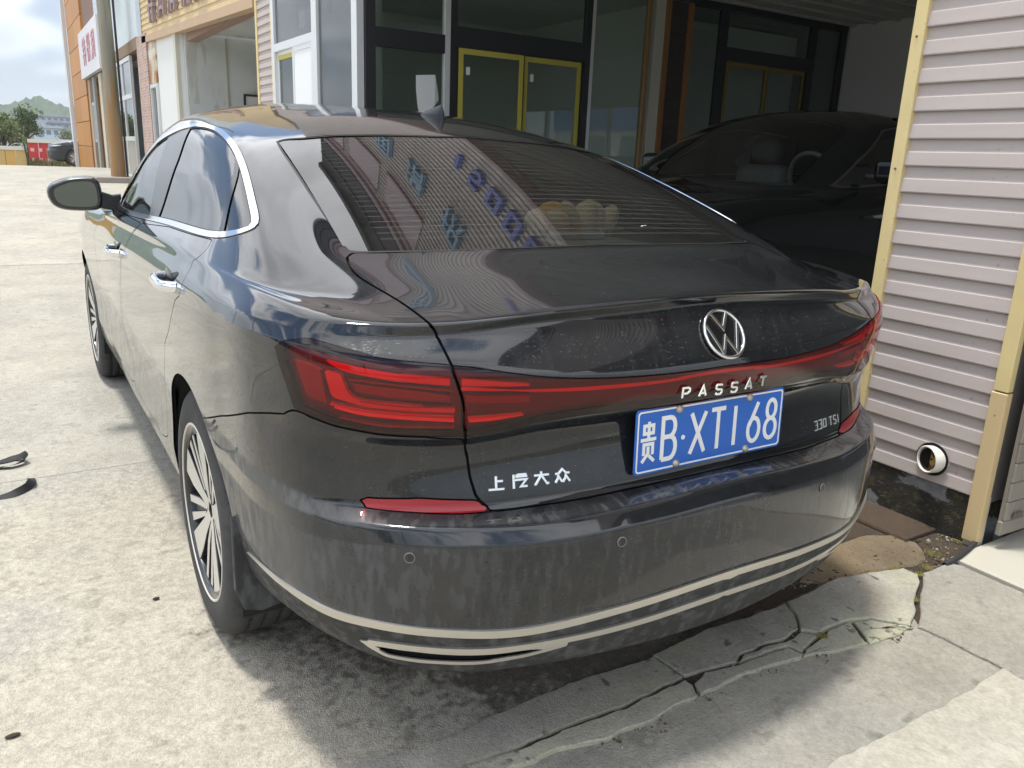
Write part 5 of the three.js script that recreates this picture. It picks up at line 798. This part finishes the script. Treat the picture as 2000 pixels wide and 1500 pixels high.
// ---- wheels
function makeWheel(name, parent, x, z, side, turn = 0) {
  const w = new THREE.Group(); w.name = name; parent.add(w); w.position.set(x, RW, z);
  const R = .3345, half = .112;
  const prof = [[.232, -half + .012], [.245, -half + .002], [.27, -half + .001], [.295, -half + .001], [.315, -half + .008], [.328, -half + .018], [R, -half + .034]];
  for (const g of [-.055, -.02, .02, .055]) prof.push([R, g - .005], [R - .007, g - .004], [R - .007, g + .004], [R, g + .005]);
  prof.push([R, half - .034], [.328, half - .018], [.315, half - .008], [.295, half - .001], [.27, half - .001], [.245, half - .002], [.232, half - .012]);
  const tyreG = new THREE.LatheGeometry(prof.map(([r, y]) => new THREE.Vector2(r, y)), 96).rotateZ(Math.PI / 2);
  part('tyre', tyreG, M_TYRE, w);
  const o = -half * side * -1;   // outward face along x
  const barrel = new THREE.LatheGeometry([[.236, -.108], [.240, -.104], [.2435, -.098], [.236, -.09], [.225, -.085], [.218, -.04], [.21, .1], [.236, .108]].map(([r, y]) => new THREE.Vector2(r, y)), 72).rotateZ(Math.PI / 2); if (side > 0) barrel.scale(-1, 1, 1);
  const b = part('rim', barrel, M_RIMDARK, w); b.rotation.y = 0;
  const lip = new THREE.TorusGeometry(.2385, .0042, 8, 96).rotateY(Math.PI / 2); lip.translate(side * .1065, 0, 0); part('rim_lip', lip, M_MACHINED, w);
  const face = side * .101;
  const addSpoke = (pts, depth, mats, rot, sink = 0) => {
    const s = new THREE.Shape(pts.map(([px, py]) => new THREE.Vector2(px, py))), g = new THREE.ExtrudeGeometry(s, { depth, bevelEnabled: true, bevelSize: .0015, bevelThickness: .002, bevelSegments: 1 });
    const p = g.attributes.position; for (let i = 0; i < p.count; i++) { const r = Math.hypot(p.getX(i), p.getY(i)); p.setZ(i, p.getZ(i) - .022 * Math.pow(clamp(1 - r / .23), 1.3) - sink); }
    g.translate(0, 0, -depth); g.computeVertexNormals();
    const m = part('spoke', g, mats, w); m.rotation.order = 'YXZ'; m.rotation.set(0, side * Math.PI / 2, 0); m.rotateZ(rot); m.position.x = face;
  };
  for (let k = 0; k < 5; k++) {
    const a = turn + k * Math.PI * 2 / 5;
    addSpoke([[.02, -.020], [.07, -.024], [.218, -.070], [.230, -.030], [.2335, .004], [.226, .020], [.15, .024], [.09, .016], [.02, .014]], .030, [M_MACHINED, M_RIMDARK], a);               // broad blade
    addSpoke([[.04, .014], [.10, .034], [.212, .098], [.202, .117], [.09, .053], [.035, .026]], .028, [M_MACHINED, M_RIMDARK], a, .002);
    addSpoke([[.06, .034], [.203, .116], [.182, .146], [.05, .044]], .018, [M_POCKET, M_RIMDARK], a, .012);                                                                    // dark web between the ribs
    addSpoke([[.045, .038], [.182, .146], [.164, .166], [.04, .050]], .028, [M_MACHINED, M_RIMDARK], a, .002);
  }
  const hub = new THREE.CylinderGeometry(.034, .045, .03, 32).rotateZ(-Math.PI / 2 * side); hub.translate(side * .062, 0, 0); part('hub_cap', hub, M_RIMDARK, w);
  const disc = new THREE.CylinderGeometry(.155, .155, .022, 48).rotateZ(Math.PI / 2); disc.translate(side * .01, 0, 0); part('brake_disc', disc, M_DISC, w);
  return w;
}
const M_TYRE = std([1, 1, 1], .85, { map: tex(256, 64, (x, y) => { const d = tfbm(x, y, 16, 2, 4); return [0, 1, 2].map((k) => s2(lerp(.018, DUST[k] * .7, .08 + .26 * d))); }, { srgb: true, repeat: [6, 1] }), bumpMap: tex(512, 64, (x, y) => { const a = Math.abs(y - .5); if (a > .34 || a < .12) return .8; return (x * 64 + a * 8) % 1 < .14 ? .2 : .8; }, {}), bumpScale: .004 });
const M_RIMDARK = phy([.025, .026, .028], .3, { metalness: .3, clearcoat: .6, clearcoatRoughness: .1 }), M_MACHINED = std([.62, .60, .55], .35, { metalness: .35 }), M_POCKET = phy([.06, .062, .066], .35, { metalness: .4 }), M_DISC = std([.16, .15, .14], .45, { metalness: .8 });
for (const side of [-1, 1]) { makeWheel('wheel', sedan, side * .787, ZR, side, .35 + (side > 0 ? .9 : 0)); makeWheel('wheel', sedan, side * .787, ZF, side, .1); }
// arch liners, floor pan and mud flaps
for (const side of [-1, 1]) {
  for (const z of [ZR, ZF]) { const g = new THREE.CylinderGeometry(.39, .39, .42, 40, 1, true, -Math.PI * .62, Math.PI * 1.24).rotateZ(Math.PI / 2).rotateX(Math.PI / 2 * 0); g.rotateX(0); g.translate(side * .68, .335, z); const lin = part('arch_liner', g, M_LINER(), sedan); lin.geometry = archLiner(side, z); }
  const fl = new THREE.Shape(); [[0, .47], [.03, .45], [.09, .33], [.17, .275], [.20, .262], [.05, .240], [.014, .25], [-.004, .30]].forEach(([x, y], i) => i ? fl.lineTo(x, y) : fl.moveTo(x, y));
  const fg = new THREE.ExtrudeGeometry(fl, { depth: .012, bevelEnabled: true, bevelSize: .004, bevelThickness: .004, bevelSegments: 2 }); if (side > 0) { fg.scale(-1, 1, 1); const ix = fg.index; if (!ix) { const p = fg.attributes.position.array; for (let i = 0; i < p.length; i += 9) for (let k = 0; k < 3; k++) { const t = p[i + k]; p[i + k] = p[i + 3 + k]; p[i + 3 + k] = t; } fg.computeVertexNormals(); } }
  fg.rotateX(-.12); fg.translate(side * .895, 0.0, -.69); part('mud_flap', boxUV(fg), valance, sedan);
}
function M_LINER() { return M_LINER.m ??= std([.012, .012, .012], .95); }
function archLiner(side, z) {
  const pos = [], r = .385, n = 40; for (let i = 0; i < n; i++) { const a = -.35 + (Math.PI + .7) * i / n, b = -.35 + (Math.PI + .7) * (i + 1) / n, P = (t, x) => [x, .335 + r * Math.sin(t), z + r * Math.cos(t)], x0 = side * .45, x1 = side * .882; pos.push(...P(a, x0), ...P(a, x1), ...P(b, x0), ...P(b, x0), ...P(a, x1), ...P(b, x1)); for (const [p, q] of [[a, b]]) pos.push(x0, .335, z, ...P(p, x0), ...P(q, x0)); }
  const g = new THREE.BufferGeometry(); g.setAttribute('position', new THREE.Float32BufferAttribute(pos, 3)); g.computeVertexNormals(); return boxUV(g);
}
part('floor_pan', merge([bx(-.44, .44, .2, .23, -4.6, -.3), bx(-.8, .8, .2, .23, ZF + .42, ZR - .42)]), M_LINER(), sedan);
// door handles
for (const side of [-1, 1]) for (const p of [[333, 553], [228, 491]]) {
  const q = O.at(p), c = q.p.clone(); c.x = -Math.abs(c.x);
  const cup = part('handle_recess', new THREE.SphereGeometry(1, 24, 12).scale(.0022, .026, .05), trimBlack, sedan); cup.position.set(side * (Math.abs(c.x) + .0), c.y + .012, c.z - .03);
  const k = (t, o) => V3(side * o, 0, t), hg = tube([k(-.105, -.004), k(-.095, .014), k(-.06, .027), k(0, .031), k(.06, .028), k(.092, .014), k(.102, -.004)], .0105, 36, 12); hg.scale(1, 1.35, 1); const h = part('door_handle', hg, chrome, sedan); h.position.set(side * Math.abs(c.x), c.y, c.z - .03);
}
// door mirrors
{
  const outl = [[-.128, .012], [-.118, .034], [-.066, .060], [-.02, .071], [.035, .074], [.058, .068], [.072, .045], [.076, .0], [.073, -.040], [.05, -.057], [-.02, -.060], [-.08, -.054], [-.112, -.036], [-.126, -.008]];
  const mk = (s) => { const c = new THREE.SplineCurve(outl.map(([x, y]) => new THREE.Vector2(x * s, y * s))); const p = c.getPoints(60); return new THREE.Shape(p); };
  for (const side of [-1, 1]) {
    const gm = new THREE.Group(); gm.name = 'door_mirror'; sedan.add(gm); gm.position.set(side * .965, 1.055, -2.98); gm.scale.x = -side; gm.rotation.y = side * .06;
    part('mirror_housing', new THREE.ExtrudeGeometry(mk(.92), { depth: .05, bevelEnabled: true, bevelSize: .012, bevelThickness: .035, bevelSegments: 6 }).translate(0, 0, -.085), phy(BLACK, .3, { clearcoat: 1, clearcoatRoughness: .02 }), gm);
    part('mirror_glass', new THREE.ExtrudeGeometry(mk(.80), { depth: .002, bevelEnabled: false }).translate(0, 0, .0012), std([.22, .25, .27], .02, { metalness: 1 }), gm);
    const arm = new THREE.ExtrudeGeometry(new THREE.Shape([[.05, -.045], [.135, -.06], [.15, -.055], [.15, .0], [.12, -.005], [.05, .02]].map(([x, y]) => new THREE.Vector2(x, y))), { depth: .05, bevelEnabled: true, bevelSize: .006, bevelThickness: .006, bevelSegments: 2 }).translate(0, 0, -.075); part('mirror_arm', arm, trimBlack, gm);
  }
}
// shark-fin aerial
{
  const pts = []; const n = 16, P = []; for (let i = 0; i <= n; i++) { const t = i / n, zz = lerp(.085, -.085, t), h = .062 * Math.pow(clamp(1 - t), .62) * step(0, .12, t + .02) * (1 - .15 * t), w = .019 * Math.pow(Math.sin(Math.PI * clamp(t * .92 + .04)), .6); P.push([zz, h, w]); }
  const ring_ = ([zz, h, w]) => { const o = []; for (let k = 0; k <= 14; k++) { const a = Math.PI * k / 14, c = Math.cos(a), s = Math.sin(a); const lift = Math.pow(s, .5); o.push([w * c * (1 - .80 * lift * lift), .004 + h * lift, zz]); } return o; };
  const pos = []; for (let i = 0; i < n; i++) { const A = ring_(P[i]), B = ring_(P[i + 1]); for (let k = 0; k < 14; k++) pos.push(...A[k], ...B[k], ...A[k + 1], ...A[k + 1], ...B[k], ...B[k + 1]); }
  const g = new THREE.BufferGeometry(); g.setAttribute('position', new THREE.Float32BufferAttribute(pos, 3)); g.computeVertexNormals(); boxUV(g);
  const fin = part('roof_aerial', g, std([.006, .006, .007], .45), sedan); fin.position.set(0, 1.392, -1.56); fin.rotation.x = .17;
  part('aerial_base', new THREE.SphereGeometry(1, 24, 8).scale(.028, .012, .085), std([.006, .006, .007], .45), fin);
}
// cabin seen through the tinted glass
const M_CABIN = std([.022, .021, .020], .8), M_SEAT = std([.03, .028, .026], .65), M_LINERROOF = std([.20, .19, .17], .95);
part('parcel_shelf', bx(-.60, .60, 1.035, 1.05, -1.22, -.66, .01), M_CABIN, sedan);
part('rear_seat', bx(-.64, .64, .45, 1.07, -1.42, -1.23, .05), M_SEAT, sedan);
for (const x of [-.40, 0, .40]) part('headrest', bx(x - .13, x + .13, 1.06, 1.19, -1.36, -1.27, .035), M_SEAT, sedan);
for (const x of [-.38, .38]) { part('front_seat', merge([bx(x - .24, x + .24, .45, 1.05, -2.42, -2.28, .05), bx(x - .24, x + .24, .38, .52, -2.9, -2.35, .05)]), M_SEAT, sedan); part('headrest', bx(x - .13, x + .13, 1.06, 1.22, -2.40, -2.30, .035), M_SEAT, sedan); }
part('dashboard', bx(-.7, .7, .7, .98, -3.45, -3.1, .06), M_CABIN, sedan);
part('cabin_floor', bx(-.75, .75, .34, .36, -3.4, -1.2), M_CABIN, sedan);
part('headliner', soupGeo(whole(clip(shell, 9, 15.25, 1)), -.03), M_LINERROOF, sedan);
// ---------------------------------------------------------------- other vehicles
function simpleCar(name, label, { map, color, wheelX = .80, suv = false, fine = 1 }, place, turn, group) {
  const rows = sedanRows.map((r, i) => r.map((p, j) => map(p, i, j))), su = subU.map((n) => Math.max(2, Math.round(n * .55 * fine))), sv = subV.map((n) => Math.max(2, Math.round(n * .55 * fine)));
  const net2 = bodyNet(rows, sedanCrease, su, sv), sp = netSoup(net2), o = outliner(net2), c2 = {}; let k = BASE; const ch = (n, v) => { c2[n] = k++; for (let i = 0; i < sp.v.length; i++) sp.v[i].push(typeof v === 'function' ? v(sp.v[i]) : v[i]); };
  ch('side', o.region([{ u: 6.6, v: 13.12 }, { u: 8, v: 13.06 }, { u: 10, v: 13.06 }, { u: 12.6, v: 13.06 }, { u: 12.2, v: 13.8 }, { u: 11.6, v: 14.75 }, { u: 10.5, v: 14.9 }, { u: 8, v: 14.85 }, { u: 7, v: 14.3 }]));
  ch('front', o.region([{ u: 13.6, v: 13.05 }, { u: 15, v: 13.05 }, { u: 17, v: 13.05 }, { u: 18.3, v: 13.05 }, { u: 18.3, v: 14.95 }, { u: 16, v: 14.95 }, { u: 14.3, v: 14.92 }, { u: 13.7, v: 14.6 }]));
  ch('rear', o.region([{ u: -.3, v: 13.05 }, { u: 2.9, v: 13.05 }, { u: 3, v: 14.9 }, { u: -.3, v: 14.95 }]));
  ch('lampF', o.region([{ u: 15.2, v: 9.6 }, { u: 15.8, v: 8.3 }, { u: 16.6, v: 8.2 }, { u: 17, v: 9.3 }, { u: 16.2, v: 10.2 }]));
  const zr = map([0, 0, ZR], 0, 8)[2], zf = map([0, 0, ZF], 0, 14)[2], wy = map([-.9, .335, 0], 3, 8)[1], R = suv ? .39 : .372;
  ch('ar', (r) => Math.hypot(r[2] - zr, r[1] - wy) - R); ch('af', (r) => Math.hypot(r[2] - zf, r[1] - wy) - R);
  const sh = clip(clip(sp, c2.ar, 0, 1), c2.af, 0, 1), g = thing(name, label, 'car', group), W = (s) => both(s, flipX(s)), pt = phy(color, .35, { clearcoat: 1, clearcoatRoughness: .02, specularIntensity: 0 });
  let body = sh; for (const n of ['side', 'front', 'rear', 'lampF']) body = clip(body, c2[n], .002, 1);
  part('body', soupGeo(W(body), 0), pt, g);
  const gl = phy([.7, .76, .74], 0, { transmission: 1, thickness: 0, ior: 1.52 });
  part('windscreen', soupGeo(W(clip(sh, c2.front, -.002, -1)), 0), gl, g); part('rear_window', soupGeo(W(clip(sh, c2.rear, -.002, -1)), 0), glassRear, g);
  for (const f of [(s) => s, flipX]) { part('side_window', soupGeo(f(clip(sh, c2.side, -.014, -1)), -.002), glassSide, g); part('window_surround', soupGeo(f(clip(clip(sh, c2.side, 0, -1), c2.side, -.014, 1)), .002), suv ? std([.3, .3, .3], .25, { metalness: 1 }) : trimBlack, g); part('headlamp', soupGeo(f(clip(sh, c2.lampF, -.002, -1)), .001), phy([.6, .62, .65], .05, { clearcoat: 1 }), g); }
  part('inner_shell', soupGeo(W(clip(clip(clip(sh, c2.side, .01, 1), c2.front, .01, 1), c2.rear, .01, 1)), -.012), seamBlack, g);
  const seatM = suv ? std([.07, .068, .066], .7) : M_SEAT, y0 = wy - RW; for (const s of [-1, 1]) for (const z of [zr, zf]) { const w = makeWheel('wheel', g, s * wheelX, z, s, .2); w.position.y = wy; }
  const yb = map([0, 1.03, -2], 13, 10)[1]; for (const x of [-.38, .38]) { part('front_seat', bx(x - .24, x + .24, .5, yb + .1, zf + 1.42, zf + 1.6, .085), seatM, g); part('headrest', bx(x - .13, x + .13, yb + .12, yb + .29, zf + 1.47, zf + 1.58, .05), seatM, g); }
  part('dashboard', bx(-.72, .72, .6, yb - .02, zf + .55, zf + 1.0, .06), M_CABIN, g); part('floor_pan', bx(-.45, .45, .24, .28, zf - .3, zr + .6), seamBlack, g);
  for (const s of [-1, 1]) { const m = part('door_mirror', bx(-.10, .10, -.075, .075, -.06, .06, .05), pt, g); m.position.set(s * 1.03, yb + .08, zf + .98); part('mirror_arm', bx(s < 0 ? .08 : -.16, s < 0 ? .16 : -.08, -.05, -.02, -.03, .03, .008), trimBlack, m); }
  if (suv) { const w = part('steering_wheel', new THREE.TorusGeometry(.185, .016, 10, 40), seatM, g); w.position.set(-.38, yb + .0, zf + 1.12); w.rotation.x = -.35; }
  if (suv) for (const s of [-1, 1]) { part('door_trim', bx(s * .93 - .006, s * .93 + .006, .44, .49, zf + .6, zr - .55, .004), std([.35, .35, .35], .3, { metalness: 1 }), g); part('roof_rail', tube([V3(s * .60, yb + .40, zf + 1.55), V3(s * .60, yb + .46, zf + 2.0), V3(s * .59, yb + .44, zr + .05)], .014, 24, 8), trimBlack, g); }
  g.position.set(...place); g.rotation.y = turn; return g;
}
const suvY = (y) => y < .3 ? y + .05 : y < 1.03 ? lerp(.35, 1.19, (y - .3) / .73) : lerp(1.19, 1.66, (y - 1.03) / .427);
simpleCar('parked_suv', 'black sport utility vehicle parked nose out inside the dark garage', { map: ([x, y, z], i, j) => [x * 1.02, suvY(y), (i >= 12 && z > -2.2 ? -2.2 + (z + 2.2) * 1.22 : z) * .93], color: [.006, .0065, .007], suv: true, wheelX: .80, fine: 1.2 }, [5.85, .03, -2.95], Math.PI / 2);
simpleCar('grey_car', 'dark grey car parked nose left past the end of the orange building', { map: ([x, y, z]) => [x, y * 1.04, z * .94], color: [.05, .055, .062] }, [onPlane(97, 300, 'z', -35.5).x + 4.66, .32, -36.9], Math.PI / 2);
// ---------------------------------------------------------------- small things
// plush toys and a box on the parcel shelf
{
  const blob = (name, label, parts_, mat) => { const t = thing(name, label, 'toy'); for (const [n, x, y, z, sx, sy, sz, rz, m] of parts_) { const g = new THREE.SphereGeometry(1, 28, 18); const p = g.attributes.position; for (let i = 0; i < p.count; i++) { const k = 1 + .06 * (fbm(p.getX(i) * 3 + x * 40, p.getY(i) * 3, p.getZ(i) * 3 + .3, 3) - .5); p.setXYZ(i, p.getX(i) * k, p.getY(i) * k, p.getZ(i) * k); } g.scale(sx, sy, sz); g.computeVertexNormals(); const o = part(n, g, m ?? mat, t); o.position.set(x, y, z); o.rotation.z = rz; } return t; };
  const cream = phy([.72, .64, .42], .95, { sheen: .6, sheenRoughness: .8, sheenColor: RGB(.8, .7, .5) }), yel = phy([.70, .44, .08], .95, { sheen: .5, sheenRoughness: .8, sheenColor: RGB(.8, .6, .3) });
  const b = onPlane(1045, 432, 'y', 1.10); const z0 = -.98, k = (px, py) => { const q = onPlane(px, py, 'z', z0); return q; };
  const A = k(1050, 432), B = k(1085, 420), C = k(1115, 420), D = k(1150, 420), E = k(1172, 418);
  blob('plush_toy', 'yellow and cream plush toy lying on the parcel shelf behind the rear window', [['head', A.x, 1.10, z0, .042, .042, .042, 0, cream], ['body', B.x, 1.112, z0 - .02, .055, .05, .05, .3, yel], ['belly', B.x - .01, 1.10, z0 + .015, .045, .042, .04, 0, cream], ['arm', C.x, 1.118, z0, .026, .055, .03, .6, cream], ['foot', C.x + .012, 1.09, z0, .03, .03, .03, 0, yel]], cream);
  blob('plush_toy', 'cream plush toy with raised leg beside the yellow one on the parcel shelf', [['body', D.x + .01, 1.115, z0 - .01, .055, .052, .05, -.3, cream], ['leg', D.x - .02, 1.112, z0 + .02, .028, .058, .03, -.25, cream], ['leg', E.x + .02, 1.105, z0 + .01, .03, .055, .032, -.55, cream]], cream);
  const q = thing('glass_tray', 'pale green glassy tray lying on the parcel shelf', 'tray'); part('tray', bx(.02, .30, 1.052, 1.062, -.93, -.76, .004), std([.34, .40, .36], .25), q); part('crystals', bx(.05, .22, 1.062, 1.085, -.92, -.86, .008), phy([.55, .62, .58], .15, { clearcoat: 1 }), q);
}
// pale trim of the sedan's rear pillars, seen through its glass
{ const inner = clip(clip(clip(clip(clip(shell, 9, 13.0, 1), 9, 15.3, -1), 8, 7.2, -1), CH.rearglass, .004, 1), CH.dlo, .02, 1); part('pillar_trim', soupGeo(whole(inner), -.02), std([.36, .35, .32], .85), sedan); }
// webbing straps on the ground
function strapGeo(pts, w) { const c = new THREE.CatmullRomCurve3(pts.map((p) => p[0]), false, 'centripetal'), n = 60, pos = [], nor = [], idx = []; for (let i = 0; i <= n; i++) { const t = i / n, p = c.getPoint(t), d = c.getTangent(t), f = t * (pts.length - 1), k = Math.min(pts.length - 2, Math.floor(f)), a = lerp(pts[k][1], pts[k + 1][1], f - k), s = V3(0, 1, 0).cross(d).normalize(), u = d.clone().cross(s), v = s.multiplyScalar(Math.cos(a)).addScaledVector(u, Math.sin(a)); for (const e of [-1, 1]) { const q = p.clone().addScaledVector(v, e * w / 2); q.y = Math.max(q.y, .004); pos.push(q.x, q.y, q.z); } } for (let i = 0; i < n; i++) { const a = 2 * i; idx.push(a, a + 1, a + 2, a + 1, a + 3, a + 2); } const g = new THREE.BufferGeometry(); g.setAttribute('position', new THREE.Float32BufferAttribute(pos, 3)); g.setIndex(idx); g.computeVertexNormals(); return boxUV(g.toNonIndexed()); }
{
  const m = std([.018, .017, .020], .75, { side: THREE.DoubleSide }), G_ = (x, y, h = .006) => { const p = onPlane(x, y, 'y', h); return p; };
  const s1 = strapGeo([[G_(-60, 905), .1], [G_(0, 902), .1], [G_(30, 893, .012), .3], [G_(48, 889, .03), 1.2], [G_(50, 896, .02), .9], [G_(25, 908, .012), .4], [G_(0, 913), .2], [G_(-60, 920), .1]], .034);
  solo('webbing_strap', s1, m, 'black webbing strap lying in a loop on the sunlit concrete', 'strap');
  const s2_ = strapGeo([[G_(-60, 982), .1], [G_(0, 972), .2], [G_(30, 964, .012), .8], [G_(55, 950, .02), 1.3], [G_(62, 940, .03), .8], [G_(58, 934, .012), .1]], .034);
  solo('webbing_strap', s2_, m, 'black webbing strap with a turned up end across the paving joint', 'strap');
}
for (const [x, y, w, h] of [[25, 1438, .016, .007], [305, 1170, .010, .006]]) { const p = onPlane(x, y, 'y', .006), g = new THREE.IcosahedronGeometry(1, 1).scale(w, .004, h); solo('dead_leaf', g.translate(p.x, p.y + .002, p.z), std([.035, .025, .018], .9), x < 100 ? 'larger dark dead leaf scrap on the concrete' : 'tiny dark scrap on the concrete near the rear wheel', 'leaf'); }
// what the lacquer and glass mirror: buildings, poles and wires across the yard
{
  const mk = (x0, x1, h, z0, z1, label, wall, band, n) => { const b = thing('yard_building', label, 'building'); part('wall', bx(x0, x1, 0, h, z0, z1), std(wall, .8), b); part('fascia', bx(x1 - .02, x1 + .12, h - .9, h + .25, z0 - .1, z1 + .1), std(band, .5), b); part('roof', bx(x0 - .2, x1 + .2, h + .25, h + .4, z0 - .2, z1 + .2), std([.2, .22, .24], .8), b); const w = (z1 - z0) / n; for (let i = 0; i < n; i++) { const f = part('window', bx(x1, x1 + .05, 1.1, 2.6, z0 + i * w + w * .18, z0 + (i + 1) * w - w * .18), std([.7, .7, .7], .5), b); part('pane', bx(x1 + .05, x1 + .06, 1.18, 2.52, z0 + i * w + w * .21, z0 + (i + 1) * w - w * .21), std([.05, .07, .09], .08), f); } };
  mk(-44, -36, 4.0, -30, 2, 'low shed with blue fascia across the yard', [.55, .54, .5], [.06, .17, .5], 11); mk(-46, -37, 5.4, 4, 30, 'grey two storey shed across the yard', [.34, .34, .33], [.3, .3, .3], 8);
  const poles = []; for (let i = 0; i < 4; i++) { const p = thing('power_pole', i === 0 ? 'grey power pole with crossarm farthest up the yard' : ['', 'grey power pole with crossarm second along the far side', 'grey power pole with crossarm third along the far side', 'grey power pole with crossarm behind the parked sedan'][i], 'pole', 'power poles along the far side of the yard'); p.position.set(-17, 0, -34 + i * 17); p.position.y = gz(p.position.z); part('shaft', new THREE.CylinderGeometry(.10, .16, 9, 16).translate(0, 4.5, 0), std([.32, .31, .29], .9), p); part('crossarm', bx(-.9, .9, 8.2, 8.32, -.05, .05), std([.25, .24, .22], .8), p); for (const x of [-.8, -.3, .3, .8]) part('insulator', new THREE.CylinderGeometry(.04, .05, .16, 10).translate(x, 8.4, 0), std([.5, .35, .25], .4), p); poles.push(p); }
  for (let i = 0; i < 3; i++) for (const [k, x] of [-.8, -.3, .3, .8].entries()) { const a = poles[i].position.clone().add(V3(x, 8.48, 0)), b = poles[i + 1].position.clone().add(V3(x, 8.48, 0)), c = a.clone().lerp(b, .5); c.y -= .5; solo('power_line', tube([a, c, b], .018, 24, 5), std([.02, .02, .02], .7), 'black overhead wire slung between the power poles across the yard', 'wire', 'overhead wires across the yard'); }
}
renderer.render(scene, camera);
